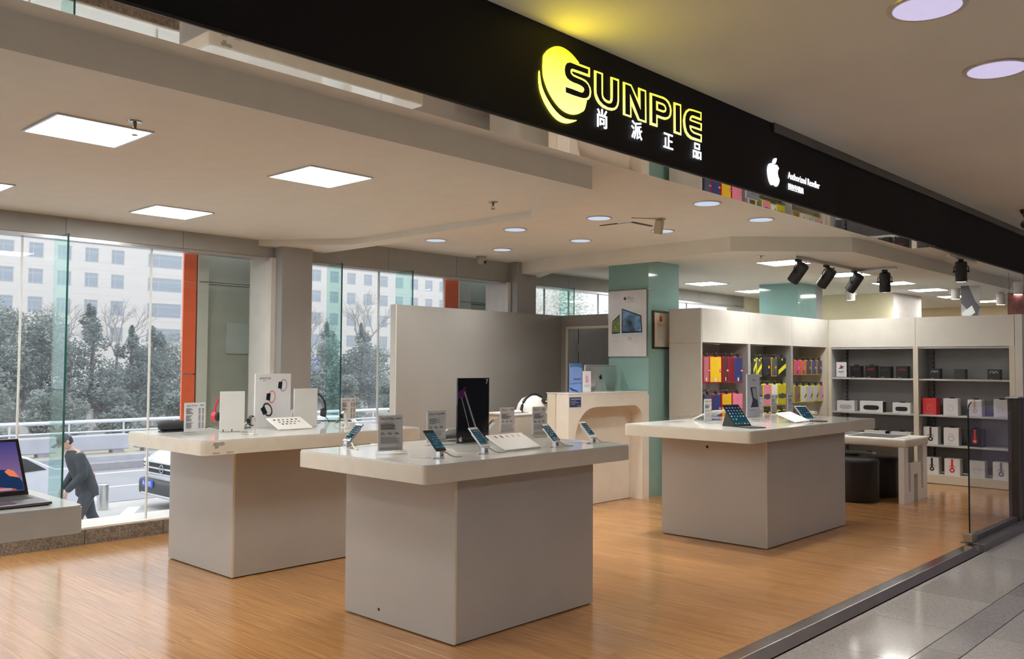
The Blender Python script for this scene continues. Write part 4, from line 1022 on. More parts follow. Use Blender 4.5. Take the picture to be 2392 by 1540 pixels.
text('title', 'iMac', 0.055, mat('poster text grey', (0.30,0.30,0.33), 0.5), t, (-0.0224, 0.275, 0.655), face='-x')
obj('fruit_emblem', fruit(M(), 0.042, 0, 0.675, -0.0008, 0).xf(Matrix.Translation((-0.022,0.30,0)) @ Matrix.Rotation(-PI/2,4,'Z')), BLACKP, t)
text('subtitle', 'With Retina display', 0.016, INKL, t, (-0.0224, 0.30, 0.628), face='-x')
t = thing('framed_certificate', 'framed certificate with a red crest on the green pillar', 'certificate', (8.49, 5.775, 1.69))
w, h = 0.36, 0.44
obj('frame', M().b(0, w, -0.02, 0, 0, 0.022).b(0, w, -0.02, 0, h-0.022, h).b(0, 0.022, -0.02, 0, 0.022, h-0.022).b(w-0.022, w, -0.02, 0, 0.022, h-0.022), BROWNF, t)
obj('sheet', M().b(0.022, w-0.022, -0.010, -0.004, 0.022, h-0.022), mat('certificate paper', (0.72,0.66,0.58), 0.25), t)
obj('gold_border', M().b(w-0.042, w-0.034, -0.0108, -0.010, 0.04, h-0.04).b(0.034, 0.042, -0.0108, -0.010, 0.04, h-0.04), mat('gold line', (0.70,0.50,0.28), 0.4), t)
obj('crest', M().cyl((w*0.45,-0.0115,h-0.085), (w*0.45,-0.010,h-0.085), 0.030, n=16).b(w*0.45-0.025, w*0.45+0.025, -0.0115, -0.010, h-0.125, h-0.10), mat('crest red', (0.75,0.15,0.04), 0.4), t)
text('title', '营业执照', 0.045, mat('gold characters', (0.62,0.42,0.22), 0.4), t, (0.085, -0.0105, h-0.18))
m = M()
for k in range(8): m.b(0.09, 0.09+random.uniform(0.1,0.19), -0.0106, -0.010, h-0.22-k*0.02, h-0.216-k*0.02)
obj('print', m, INKL, t)

# ================================================================== SHELF UNITS
HZ = 2.15
t = thing('wall_shelf_unit', 'grey and white shelving with headphones and speaker boxes at right', 'shelving', (12.1, 0, 0), 0, 'shop-fitted wall shelving')
for n_, (ya, yb) in enumerate(((4.105, 5.27), (2.94, 4.105))):
    obj('header_panel', M().b(0, 0.40, ya+0.002, yb-0.002, 1.765, HZ), WHITEP, t)
    obj('back_panel', M().b(0.37, 0.40, ya+0.03, yb-0.03, 0.12, 1.762), DARKSH, t)
    obj('top_panel', M().b(0.01, 0.37, ya+0.03, yb-0.03, 1.74, 1.762), MIDSH, t)
    for z in (1.345, 0.88, 0.495):
        obj('shelf', M().b(0.02, 0.37, ya+0.034, yb-0.034, z-0.022, z, bev=0.002, seg=1), MIDSH, t)
    obj('plinth', M().b(0.0, 0.37, ya+0.03, yb-0.03, 0.006, 0.112), CREAM, t)
    obj('slotted_rail', M().b(0.34, 0.37, yb-0.12, yb-0.10, 0.12, 1.74), STEELD, t)
    m = M()
    for k in range(26): m.b(0.3385, 0.34, yb-0.117, yb-0.103, 0.16+k*0.06, 0.19+k*0.06)
    obj('rail_slots', m, BLACKM, t)
for y in (5.27, 4.105, 2.97):
    obj('upright', M().b(0, 0.37, y-0.032, y+0.030, 0.006, 1.765), CREAM, t)
    if y > 3: obj('inner_lining', M().b(0.02, 0.37, y-0.034, y-0.032, 0.12, 1.74), MIDSH, t)
obj('end_pilaster', M().b(-0.02, 0.40, 2.85, 2.93, 0.006, HZ), WHITEP, t)

t = thing('wall_hook_unit', 'grey and white wall unit hung with phone case packs', 'shelving', (8.72, 5.275, 0), 0, 'shop-fitted wall shelving')
SIDEP = mat('warm grey side board', (0.56, 0.54, 0.49), 0.5, var=0.03)
obj('side_panel', M().b(0, 0.03, 0, 0.42, 0.006, 1.755), SIDEP, t)
obj('side_header', M().b(0, 0.03, 0, 0.42, 1.758, HZ), SIDEP, t)
bays = [0.03, 1.11, 2.25, 3.36]
for a, c in zip(bays, bays[1:]):
    obj('header_panel', M().b(a+0.002, c-0.002, 0, 0.42, 1.765, HZ), WHITEP, t)
    obj('back_panel', M().b(a+0.02, c-0.02, 0.39, 0.42, 0.3, 1.762), MIDSH, t)
    obj('base_panel', M().b(a, c, 0.02, 0.42, 0.006, 0.30), CREAM, t)
    for k in range(5):
        zz = (1.665, 1.225, 0.80)[k % 3]
for x in (1.11, 2.25, 3.345):
    obj('upright', M().b(x-0.03, x+0.03, 0, 0.39, 0.30, 1.765), CREAM if x > 3 else PARTW, t)
HU = t
def hook(x, z):
    m = M().tube([(x, 0.385, z), (x, 0.06, z), (x, 0.045, z+0.012)], 0.004, 6).cyl((x,0.05,z), (x,0.042,z), 0.012, n=10)
    obj('hook', m, STEEL, HU)

def pack(x, z1, w, h, label, tray, window, style='plain', y=5.33, mark=RED):
    """hang-tab blister pack; x centre, z1 top of the box"""
    t = thing('phone_case_pack', label, 'phone case', (x, y, z1-h), 0, 'phone case packs on hooks')
    obj('box', M().b(-w/2, w/2, 0.0, 0.022, 0, h, bev=0.004, seg=1), tray, t)
    obj('window', M().b(-w/2+0.010, w/2-0.010, -0.004, 0.001, 0.014, h-0.012, bev=0.002, seg=1), window, t)
    obj('hang_tab', M().b(-0.028, 0.028, 0.006, 0.014, h-0.003, h+0.028, bev=0.003, seg=1).b(-0.03, 0.03, -0.002, 0.008, h-0.012, h), BLACKM, t)
    if style == 'red':
        obj('sticker', M().cyl((w*0.36,-0.0065,h*0.46), (w*0.36,-0.004,h*0.46), 0.020, n=14), RED, t)
        obj('sticker_band', M().b(w*0.36-0.024, w*0.36+0.024, -0.0075, -0.0062, h*0.45, h*0.475), PAPER, t)
        obj('corner_mark', M().b(-w*0.10, w*0.04, -0.006, -0.004, 0.022, 0.065, bev=0.004, seg=1), PAPER, t)
    elif style == 'band':
        obj('diagonal_band', M().prism([(-w/2+0.012,0.02),(-w/2+0.012,0.075),(w/2-0.012,0.165),(w/2-0.012,0.11)], -0.006, -0.0035, 'y'), LEMON, t)
        obj('seal', M().cyl((0,-0.0065,h-0.03), (0,-0.0038,h-0.03), 0.016, n=10), LEMON, t)
    elif style == 'lemon':
        obj('corner_print', M().prism([(w/2-0.012,0.09),(w/2-0.012,0.13),(w*0.1,0.07),(w*0.1,0.055)], -0.006, -0.0035, 'y'), SLATE, t)
    elif style == 'crest':
        obj('dark_crest', M().prism([(-w/2+0.012,h*0.36),(0,h*0.30),(w/2-0.012,h*0.36),(w/2-0.012,h*0.50),(0,h*0.56),(-w/2+0.012,h*0.50)], -0.006, -0.0035, 'y'), SLATE, t)
    elif style == 'dot':
        obj('sticker', M().cyl((w*0.22,-0.0065,h*0.48), (w*0.22,-0.004,h*0.48), 0.018, n=12), YEL, t)
        obj('print', M().b(-w*0.05, w*0.12, -0.006, -0.004, 0.02, 0.06), SLATE, t)
    for hx in (0,): hook(x-8.72+hx, z1+0.03)
    return t
U1, U2, U3 = 'in the left bay', 'in the middle bay', 'in the right bay'
RT = mat('red case tray', (0.55,0.03,0.04), 0.4)
# left bay, upper row
pack(8.925, 1.61, 0.13, 0.31, 'dusky pink case pack half hidden, far left of the upper row', RT, mat('dusky pink',(0.50,0.16,0.20),0.35), 'red')
pack(9.13, 1.61, 0.265, 0.315, 'large yellow case pack in the upper row ' + U1, RT, YEL, 'red')
pack(9.355, 1.61, 0.115, 0.31, 'narrow dark grey case pack with a red tray, left of the blue pack', RT, mat('dark plum',(0.09,0.035,0.05),0.35), 'red')
pack(9.48, 1.61, 0.105, 0.31, 'narrow dark red case pack squeezed beside the blue pack', RT, mat('dark wine',(0.20,0.02,0.03),0.35), 'plain')
pack(9.655, 1.61, 0.215, 0.315, 'large navy blue case pack, right end of the upper row', RT, NAVY, 'red')
# left bay, lower row
pack(8.955, 1.175, 0.15, 0.30, 'dark grey case pack, far left of the lower row', SLATE, mat('blue grey',(0.07,0.09,0.16),0.35), 'red')
pack(9.145, 1.175, 0.20, 0.32, 'dark blue case pack with pale blue cases in the lower row ' + U1, RT, mat('deep blue',(0.03,0.05,0.20),0.35), 'red')
pack(9.385, 1.175, 0.23, 0.32, 'orange-yellow case pack in the lower row ' + U1, RT, YEL, 'red')
pack(9.64, 1.175, 0.25, 0.32, 'bright pink case pack in the lower row ' + U1, RT, PINK, 'red')
# middle bay
pack(10.03+0.035, 1.60, 0.09, 0.215, 'slim dark pack with a lemon stripe against the left upright ' + U2, SLATE, SLATE, 'band')
pack(10.185, 1.60, 0.14, 0.235, 'grey pack with lemon frame and broad lemon stripe '+U2, LEMON, mat('smoke',(0.10,0.11,0.11),0.3), 'band')
pack(10.385, 1.61, 0.22, 0.24, 'black pack with orange picture at its foot '+U2, mat('black card',(0.02,0.022,0.03),0.4), mat('black card 2',(0.025,0.03,0.04),0.35), 'dot')
pack(10.585, 1.61, 0.15, 0.245, 'smoky clear pack with an orange frame '+U2, ORANGEP, mat('smoke grey',(0.11,0.115,0.11),0.3), 'dot')
pack(10.795, 1.615, 0.235, 0.245, 'black pack with lemon diagonal stripe, right end '+U2, SLATE, mat('black card 3',(0.02,0.025,0.03),0.4), 'band')
pack(10.20, 1.27, 0.15, 0.28, 'dark grey pack with lemon frame hidden behind the tall poster', LEMON, mat('ash',(0.16,0.17,0.17),0.4), 'crest')
pack(10.395, 1.275, 0.215, 0.285, 'lemon pack with pink window and black crest ' + U2, LEMON, PINK, 'crest')
pack(10.59, 1.275, 0.16, 0.27, 'lemon pack with white window in the lower row ' + U2, LEMON, PAPER, 'lemon')
pack(10.795, 1.275, 0.24, 0.28, 'lemon pack with olive window, right end '+U2, LEMON, mat('olive yellow',(0.60,0.52,0.02),0.35), 'crest')
pack(10.40, 0.915, 0.22, 0.20, 'lemon pack in the third row just above the table, left one', LEMON, SLATE, 'lemon')
pack(10.785, 0.935, 0.22, 0.20, 'lemon pack in the third row just above the table, right one', LEMON, SLATE, 'lemon')
# right bay
for k, (c, n_) in enumerate(((MAGEN,'magenta'), (mat('coral print',(0.72,0.16,0.16),0.4),'coral red'), (mat('charcoal blue',(0.06,0.08,0.13),0.4),'charcoal'), (mat('denim print',(0.06,0.09,0.26),0.4),'denim blue'), (mat('dusk print',(0.05,0.07,0.20),0.4),'dusky blue'))):
    pack(11.24+k*0.172, 1.585, 0.160, 0.205, '%s case pack with orange frame, upper row %s' % (n_, U3), ORANGEP, c, 'dot')
for k, (c, n_) in enumerate(((BROWNP,'brown'), (PAPER,'white'), (mat('lilac white',(0.66,0.64,0.76),0.5),'lilac white'), (mat('cool white',(0.72,0.74,0.74),0.5),'cool white'), (ROSE,'pale pink'))):
    pack(11.235+k*0.188, 1.245, 0.176, 0.235, 'lemon case pack with %s window, lower row %s' % (n_, U3), LEMON, c, 'lemon')
t = thing('small_gadget_box', 'small red and orange gadget box low on the right bay shelf', 'box', (11.55, 5.36, 0.78))
obj('box', M().b(0, 0.14, 0, 0.08, 0.02, 0.13, bev=0.003, seg=1), ORANGEP, t)
obj('label_patch', M().b(0.0, 0.05, -0.001, 0, 0.08, 0.128), RED, t)
obj('ledge', M().b(-0.3, 0.4, 0, 0.3, 0, 0.02), MIDSH, HU).location = (11.55-8.72, 0.08, 0.78)

# ---- boxes on the right shelves (fronts face -x)
BB = mat('black box card', (0.014,0.014,0.016), 0.35)
def arcprint(cy_, cz, r, th, a0, a1, x0, n=14):
    P = []
    for f in (1, 1-th):
        q = [(cy_+r*f*math.cos(a0+(a1-a0)*k/n), cz+r*f*math.sin(a0+(a1-a0)*k/n)) for k in range(n+1)]
        P += q if f == 1 else q[::-1]
    return M().prism(P, x0-0.0012, x0, 'x')
def shelf_box(ya, yb, z, h, d, label, body, kind, pm=None, handle=True, side=None):
    """ya > yb: left and right edge as seen"""
    w = ya-yb; yc = (ya+yb)/2
    t = thing('product_box', label, 'box', (12.17, yc, z), 0, 'product boxes on the wall shelves')
    obj('carton', M().b(0, d, -w/2, w/2, 0.0, h, bev=0.0025, seg=1), body, t)
    if side: obj('side_face', M().b(0.003, d-0.003, -w/2-0.001, -w/2, 0.003, h-0.003), side, t)
    if handle: obj('hang_tab', M().b(d*0.45, d*0.5, -0.035, 0.035, h, h+0.016, bev=0.004, seg=1), BLACKM, t)
    if kind == 'phones':
        obj('print', arcprint(0, h*0.45, w*0.20, 0.16, 0, PI, 0), pm, t, label='printed headband')
        obj('print', M().cyl((-0.0018,0,h*0.32), (0,0,h*0.32), w*0.17, n=18), pm, t, label='printed ear cup')
        obj('band_print', M().b(-0.0015, 0, -w*0.07, w*0.07, h*0.45, h*0.98), pm, t)
        obj('dot', M().cyl((-0.0026,0,h*0.32), (-0.0016,0,h*0.32), w*0.07, n=14), PAPER if pm is not PAPER else INKL, t)
    elif kind == 'outline':
        obj('print', arcprint(0, h*0.55, w*0.16, 0.12, 0, PI, 0), pm, t)
        obj('print', arcprint(0, h*0.40, w*0.19, 0.14, 0, 2*PI, 0, 20), pm, t)
        obj('print', M().b(-0.0012, 0, -w*0.3, w*0.3, h*0.08, h*0.10), INKL, t)
    elif kind == 'pill':
        obj('print', M().prism([(w*0.34*math.copysign(abs(math.cos(a))**0.45, math.cos(a)), h*0.42+h*0.21*math.copysign(abs(math.sin(a))**0.6, math.sin(a))) for a in [2*PI*k/24 for k in range(24)]], -0.0014, 0, 'x'), pm, t)
        obj('print', M().b(-0.001, 0, -w*0.25, w*0.25, h*0.08, h*0.12), INKL, t)
    elif kind == 'buds':
        for s in (-1, 1): obj('bud_print', arcprint(s*w*0.16, h*0.66, w*0.14, 0.25, -0.4, PI+0.4, 0), pm, t)
        obj('print', M().b(-0.001, 0, w*0.05, w*0.36, h*0.06, h*0.09), INKL, t)
    return t
t = thing('shelf_sign', 'small white sign card with a dark red scribble on the top shelf', 'sign', (12.2, 5.135, 1.345))
obj('card', M().b(0, 0.004, -0.072, 0.072, 0.01, 0.215), PAPER, t)
obj('foot', M().b(-0.03, 0.04, -0.07, 0.07, 0, 0.01), ACRYL, t)
obj('print', M().prism([(0.045,0.12),(0.01,0.15),(0.02,0.18),(-0.01,0.16),(-0.045,0.155),(-0.01,0.135),(-0.03,0.115),(0.0,0.125)], -0.001, 0, 'x'), mat('dark red ink', (0.22,0.02,0.05), 0.5), t)
obj('print', M().b(-0.001, 0, -0.035, 0.045, 0.075, 0.088).b(-0.001, 0, -0.01, 0.03, 0.06, 0.065), INK, t)
REDL = mat('bright red print', (0.75,0.05,0.06), 0.35)
shelf_box(5.00, 4.855, 1.345, 0.165, 0.10, 'black earphone box, first from the left on the top shelf', BB, 'buds', SLATE)
shelf_box(4.79, 4.645, 1.345, 0.168, 0.10, 'black earphone box with bright red loops on the top shelf', BB, 'buds', REDL)
shelf_box(4.60, 4.45, 1.345, 0.16, 0.10, 'black earphone box between the two red printed ones', BB, 'buds', SLATE, handle=False)
shelf_box(4.38, 4.23, 1.345, 0.165, 0.10, 'black earphone box with two small red marks, right of the other black ones', BB, 'buds', mat('dull red print', (0.45,0.03,0.05), 0.4), handle=False)
shelf_box(5.19, 4.945, 0.88, 0.145, 0.11, 'white box with a grey pill speaker picture', PAPER, 'pill', INKL, side=PAPER)
shelf_box(4.87, 4.56, 0.88, 0.150, 0.12, 'widest white box with a dark pill speaker picture and black side', PAPER, 'pill', BLACKM, side=BLACKM, handle=False)
shelf_box(4.43, 4.20, 0.88, 0.140, 0.10, 'white box with a black pill speaker picture, right of three', PAPER, 'pill', BLACKM)
shelf_box(4.81, 4.53, 0.495, 0.14, 0.14, 'white box half hidden by the low table, left of two', PAPER, 'pill', BLACKM, side=BLACKM)
shelf_box(4.46, 4.20, 0.495, 0.14, 0.14, 'white box half hidden by the low table, right of two', PAPER, 'pill', BLACKM)
shelf_box(5.11, 4.96, 0.112, 0.21, 0.12, 'white box on the bottom shelf behind the stools, left one', PAPER, 'phones', BLACKM)
shelf_box(4.84, 4.70, 0.112, 0.22, 0.12, 'white box on the bottom shelf behind the stools, right one', PAPER, 'phones', BLACKM)
shelf_box(3.96, 3.825, 1.345, 0.135, 0.09, 'black box with two white marks on the right top shelf', BB, 'buds', PAPER, handle=False)
shelf_box(3.655, 3.52, 1.345, 0.128, 0.09, 'plain dark grey box in the middle of the right top shelf', mat('charcoal card',(0.035,0.037,0.045),0.35), 'plain', handle=False)
shelf_box(3.265, 3.12, 1.345, 0.13, 0.09, 'glossy black box with shiny edges at the right end of the top shelf', BLACKP, 'buds', PAPER, handle=False)
shelf_box(4.045, 3.875, 0.88, 0.215, 0.16, 'bright red headphone box', REDL, 'outline', mat('pale red print',(0.70,0.25,0.25),0.4), side=REDL)
shelf_box(3.79, 3.615, 0.88, 0.215, 0.14, 'white headphone box right of the red box', PAPER, 'outline', INKL, side=PAPER)
shelf_box(3.50, 3.335, 0.88, 0.21, 0.14, 'white and gold headphone box seen behind the glass screen edge', PAPER, 'phones', mat('gold box print',(0.60,0.45,0.28),0.4))
shelf_box(3.20, 3.04, 0.88, 0.22, 0.14, 'white headphone box at the right end of the red box row', PAPER, 'outline', INKL)
shelf_box(4.04, 3.86, 0.495, 0.225, 0.13, 'white box with a black headphone picture beside the low table', PAPER, 'phones', mat('dark brown print',(0.05,0.03,0.025),0.4), side=MIDSH)
shelf_box(3.79, 3.61, 0.495, 0.225, 0.13, 'white box with a white headphone outline, middle shelf', PAPER, 'outline', INK, side=MIDSH)
shelf_box(3.51, 3.33, 0.495, 0.225, 0.13, 'black box with a red headphone picture behind the glass screen', BB, 'phones', REDL)
shelf_box(4.02, 3.855, 0.112, 0.215, 0.13, 'white box with black ear cup on the bottom shelf beside the table leg', PAPER, 'phones', BLACKM, side=MIDSH, handle=False)
shelf_box(3.785, 3.60, 0.112, 0.215, 0.13, 'white box with a red headphone picture on the bottom shelf', PAPER, 'phones', REDL, side=MIDSH, handle=False)
shelf_box(3.50, 3.31, 0.112, 0.21, 0.13, 'white box with faint grey headphone on the bottom shelf behind glass', PAPER, 'outline', INKL, side=MIDSH, handle=False)
shelf_box(3.22, 3.03, 0.112, 0.215, 0.13, 'white box with a slate headphone picture at the bottom right behind glass', PAPER, 'phones', mat('slate box print',(0.16,0.18,0.22),0.4), handle=False)

# ================================================================== LOW TABLE AND STOOLS
t = thing('low_table', 'low white table with notched panel legs and dark mats on top', 'table', (10.045, 3.54, 0))
obj('tabletop', M().b(0, 0.735, -0.02, 1.42, 0.61, 0.705, bev=0.022, seg=3), WHITEP, t, smooth=True)
leg = [(0,0),(.30,0),(.30,.30),(.42,.30),(.42,0),(.73,0),(.73,.612),(.60,.612),(.60,.12),(.53,.12),(.53,.42),(.20,.42),(.20,.12),(.13,.12),(.13,.612),(0,.612)]
obj('leg_panel', M().prism(leg, 0.0, 0.06, 'y'), PLASTW, t)
obj('leg_panel', M().prism(leg, 1.32, 1.38, 'y'), PLASTW, t)
obj('mat', M().b(0.10, 0.60, 0.16, 0.66, 0.705, 0.709), mat('dark desk mat', (0.10,0.105,0.11), 0.4), t)
obj('mat', M().b(0.10, 0.60, 0.72, 1.30, 0.705, 0.709), MATS['dark desk mat'], t)
obj('white_strip', M().b(0.12, 0.28, 0.02, 0.10, 0.705, 0.711), PLASTW, t)
def stool(x, y, r, h, label):
    t = thing('stool', label, 'stool', (x, y, 0), 0, 'black round stools')
    obj('seat', M().lathe([(r*0.985, h-0.07), (r, h-0.05), (r, h-0.022), (r*0.95, h-0.006), (r*0.6, h+0.004), (0.002, h+0.006)], n=36), LEATH, t, smooth=True)
    obj('drum', M().lathe([(r*0.96, 0.012), (r*0.985, 0.03), (r*0.985, h-0.07)], n=36), LEATH, t, smooth=True)
    obj('foot_ring', M().lathe([(r*0.9, 0), (r*0.9, 0.012)], n=30), BLACKM, t)
stool(9.95, 4.02, 0.235, 0.475, 'black leather drum stool nearest, left of the low table')
stool(10.50, 3.99, 0.225, 0.465, 'black leather drum stool pushed under the low table')
stool(10.86, 4.42, 0.22, 0.455, 'black leather drum stool farthest under the low table')

# ================================================================== GLASS SCREEN AND POST AT THE SHOP FRONT
t = thing('glass_screen', 'clear glass screen with rounded corner at the right shop front', 'glass screen', (8.235, 2.36, 0.012))
W_, H_, r = 1.43, 1.185, 0.09
P = [(0,0.035)] + [(r+r*math.cos(PI-k*PI/16), H_-r+r*math.sin(PI-k*PI/16)) for k in range(9)] + [(W_,H_),(W_,0.035)]
obj('pane', M().prism(P, 0.0, 0.01, 'y'), SCREENG, t)
obj('edge', M().tube([(p[0], 0.005, p[1]) for p in P[:10]], 0.0065, 8), FINE if False else mat('dark glass rim', (0.012,0.014,0.014), 0.15), t)
obj('clamp', M().b(-0.045, 0.085, -0.03, 0.045, 0.0, 0.075, bev=0.006), mat('brass clamp', (0.36,0.32,0.22), 0.3, metal=0.7), t)
obj('shoe_rail', M().b(0.085, W_, -0.02, 0.032, 0, 0.045, bev=0.003, seg=1), STEELD, t)
t = thing('steel_post', 'dark brown double steel post at the right photo edge', 'post', (9.67, 2.33, 0.0))
BP = mat('brown steel', (0.075,0.06,0.05), 0.35, metal=0.4)
obj('post', M().b(0, 0.14, 0, 0.09, 0.012, 1.20, bev=0.004, seg=1), BP, t)
obj('post', M().b(0.155, 0.36, 0, 0.09, 0.012, 1.20, bev=0.004, seg=1), BP, t)
obj('cap', M().b(-0.03, 0.38, -0.01, 0.10, 1.20, 1.212), ALU, t)
# lit showcase on the mall side (seen mirrored in the glass screen)
t = thing('jewellery_showcase', 'violet-lit glass showcase on the mall side, seen mirrored in the glass screen', 'showcase', (15.8, 0.35, -0.05))
obj('base', M().b(-1.1, 1.1, -0.35, 0.35, 0, 0.78, bev=0.01, seg=1), mat('showcase lilac', (0.35,0.30,0.52), 0.35), t)
obj('deck', M().b(-1.08, 1.08, -0.33, 0.33, 0.78, 0.80), PAPER, t)
obj('glass_box', M().b(-1.1, 1.1, -0.35, 0.35, 0.80, 1.10), CASEG, t)
obj('led_strip', M().b(-1.05, 1.05, 0.27, 0.31, 1.07, 1.085), E_PURP, t)
for k in range(7): obj('cushion', M().b(-0.95+k*0.28, -0.78+k*0.28, -0.1, 0.1, 0.80, 0.85+0.03*(k % 3), bev=0.02), PLASTW, t)
t = thing('light_box', 'blue light box on the far mall wall, mirrored in the window', 'light box', (16.2, -8.96, 1.25))
obj('face', M().b(-0.5, 0.5, 0.0, 0.06, 0, 0.5, bev=0.01, seg=1), E_BLUE, t)
obj('casing', M().b(-0.53, 0.53, -0.035, 0.0, -0.03, 0.53), STEELD, t)

# ================================================================== FOURTH TABLE WITH LAPTOP
TW = table('white display table cut by the left photo edge, carrying a laptop', -0.47, 1.29, 3.31, 4.46, -0.19, 1.0, 3.40, 4.36)
t = thing('laptop', 'dark grey open laptop with a mountain wallpaper at the left photo edge', 'laptop', (1.03, 3.515, ZT), 0.0)
LG = mat('space grey metal', (0.17,0.17,0.185), 0.35, metal=0.7)
obj('deck', M().b(-0.18, 0.18, -0.12, 0.12, 0.002, 0.013, bev=0.004), LG, t, smooth=True)
obj('feet', M().b(-0.17, 0.17, -0.11, 0.11, 0.0, 0.002), BLACKM, t)
obj('keyboard', M().b(-0.155, 0.155, 0.0, 0.10, 0.013, 0.0138), BLACKM, t)
obj('trackpad', M().b(-0.07, 0.07, -0.105, -0.012, 0.013, 0.0135), mat('trackpad grey', (0.20,0.20,0.215), 0.25, metal=0.6), t)
LR = Matrix.Translation((0,0.118,0.014)) @ Matrix.Rotation(-0.58, 4, 'X')
obj('lid', M().b(-0.18, 0.18, 0.001, 0.007, 0, 0.24, bev=0.002, seg=1).xf(LR), LG, t)
obj('bezel', M().b(-0.178, 0.178, 0.0, 0.001, 0.002, 0.238).xf(LR), BLACKP, t)
sc = obj('screen', M().b(-0.167, 0.167, -0.0008, 0.0002, 0.018, 0.226), emis('sierra sky', (0.2,0.12,0.45), 0.5, (0.02, 0.23, (0.36,0.20,0.36), (0.06,0.06,0.26))), t)
sc.matrix_local = LR
def scr(pts, mt, d):
    o = obj('wallpaper_shape', M().prism([(a*0.95, c*0.95) for a, c in pts], d-0.0005, d, 'y'), mt, t); o.matrix_local = LR
scr([(-0.175,0.02),(0.175,0.02),(0.175,0.055),(0.15,0.10),(0.13,0.112),(0.10,0.115),(0.06,0.108),(0.03,0.095),(-0.02,0.12),(-0.08,0.10),(-0.12,0.13),(-0.175,0.10)], emis('sierra rock', (0.012,0.03,0.09), 0.7), -0.0010)
scr([(0.165,0.075),(0.15,0.105),(0.13,0.116),(0.115,0.105),(0.13,0.085)], emis('sierra glow', (0.85,0.22,0.10), 0.6), -0.0016)
scr([(0.06,0.112),(0.085,0.117),(0.075,0.10),(0.06,0.095)], MATS['sierra glow'], -0.0016)
scr([(-0.05,0.022),(-0.02,0.05),(0.03,0.055),(0.08,0.04),(0.14,0.028),(0.15,0.022)], emis('sierra ember', (0.75,0.10,0.04), 0.6), -0.0016)
scr([(-0.1,0.023),(0.13,0.023),(0.13,0.031),(-0.1,0.031)], emis('dock bar', (0.35,0.30,0.35), 0.7), -0.0021)
# ================================================================== STREET OUTSIDE
G = -1.4
ASPH = mat('asphalt', (0.30,0.30,0.32), 0.85, var=0.06, vscale=0.8, bump=0.2, bscale=60)
PAVE = mat('pale pavement', (0.52,0.50,0.48), 0.8, var=0.08, vscale=1.5)
CONC = mat('grey concrete', (0.42,0.42,0.46), 0.8, var=0.08, vscale=2)
CONCD = mat('dark kerb concrete', (0.30,0.29,0.31), 0.8, var=0.1)
ORNG = mat('orange cladding', (0.86,0.165,0.07), 0.4, var=0.03)
NICHE = mat('sage grey cladding', (0.47,0.50,0.44), 0.5, var=0.03)
struct('floor_street', M().b(-30, 120, 18.6, 25.0, G-0.3, G-0.10), ASPH)
pv = struct('floor_pavement', M().b(-30, 120, 7.95, 18.6, G-0.3, G), PAVE)
obj('kerb_edge', M().b(-30, 120, 18.6, 18.8, G-0.3, G+0.01), CONCD, pv)
obj('painted_line', M().prism([(5.9,14.9),(6.1,14.75),(8.0,17.7),(7.75,17.75)], G, G+0.004), mat('road paint', (0.80,0.80,0.80), 0.6), pv)
struct('floor_street', M().b(-30, 160, 26.6, 130, G-0.3, G+0.05), mat('bare park soil', (0.33,0.30,0.25), 0.9, var=0.2, vscale=0.3))
st = struct('trim_7', M().b(-30, 120, 25.0, 25.5, G-0.3, G+0.10), CONCD)
obj('upper_kerb', M().b(-30, 120, 25.5, 26.6, G-0.3, G+0.24), CONC, st)
obj('lane_line', M().b(-30, 120, 24.3, 24.45, G-0.10, G-0.096), MATS['road paint'], st)
obj('lane_line', M().b(-30, 120, 21.6, 21.7, G-0.10, G-0.097), MATS['road paint'], st)

# parapet of concrete blocks with a pipe rail
t = thing('parapet', 'grey concrete parapet of separate blocks along the road', 'parapet', (0, 26.0, G+0.24))
for k in range(16):
    x0 = 1.5 + k*2.02
    b = obj('block', M().b(x0, x0+1.78, 0, 0.35, 0.12, 0.56, bev=0.03, seg=1), CONC, t)
    obj('block_foot', M().b(x0+0.2, x0+0.5, 0.03, 0.32, 0.0, 0.13).b(x0+1.3, x0+1.6, 0.03, 0.32, 0.0, 0.13), CONCD, b)
obj('base_strip', M().b(-2, 34, 0.02, 0.3, -0.02, 0.02), mat('yellow painted kerb', (0.62,0.55,0.30), 0.7), t)
t = thing('pipe_rail', 'pale grey pipe railing above the concrete parapet', 'railing', (0, 26.55, G+0.24))
obj('rail', M().cyl((-2,0,0.92), (36,0,0.92), 0.055, n=10), mat('galvanised pipe', (0.62,0.64,0.70), 0.4, metal=0.3), t)
obj('rail', M().cyl((-2,0,0.62), (36,0,0.62), 0.03, n=8), MATS['galvanised pipe'], t)
for k in range(24): obj('post', M().cyl((-1+k*1.55,0,0), (-1+k*1.55,0,0.92), 0.028, n=8), MATS['galvanised pipe'], t)

# the building's own outer piers with orange signboards
def pier(x0, xo1, xd1, xl1, xg1, xl2, n):
    p = struct('trim_%d' % n, M().b(xl1, xg1, 8.28, 8.33, G, 3.6), NICHE)
    obj('return_panel', M().b(xd1, xl1, 8.10, 8.28, G, 3.6), mat('pale green cladding', (0.60,0.64,0.58), 0.45, var=0.02), p)
    obj('return_panel', M().b(xg1, xl2, 8.08, 8.28, G, 3.6), MATS['pale green cladding'], p)
    obj('dark_edge', M().b(xo1, xd1, 8.12, 8.33, G, 3.6), mat('rusty edge', (0.06,0.04,0.035), 0.6), p)
    for a, c in ((G, 1.38), (1.392, 3.6)): obj('orange_panel', M().b(x0, xo1, 8.08, 8.105, a, c), ORNG, p)
    for z in (0.55, 2.28): obj('joint', M().b(xd1, xl2, 8.078, 8.081, z, z+0.006).b(xl1, xg1, 8.277, 8.281, z, z+0.006), MATS['rusty edge'], p)
    return p
p = pier(4.012, 4.142, 4.172, 4.278, 4.825, 4.95, 8)
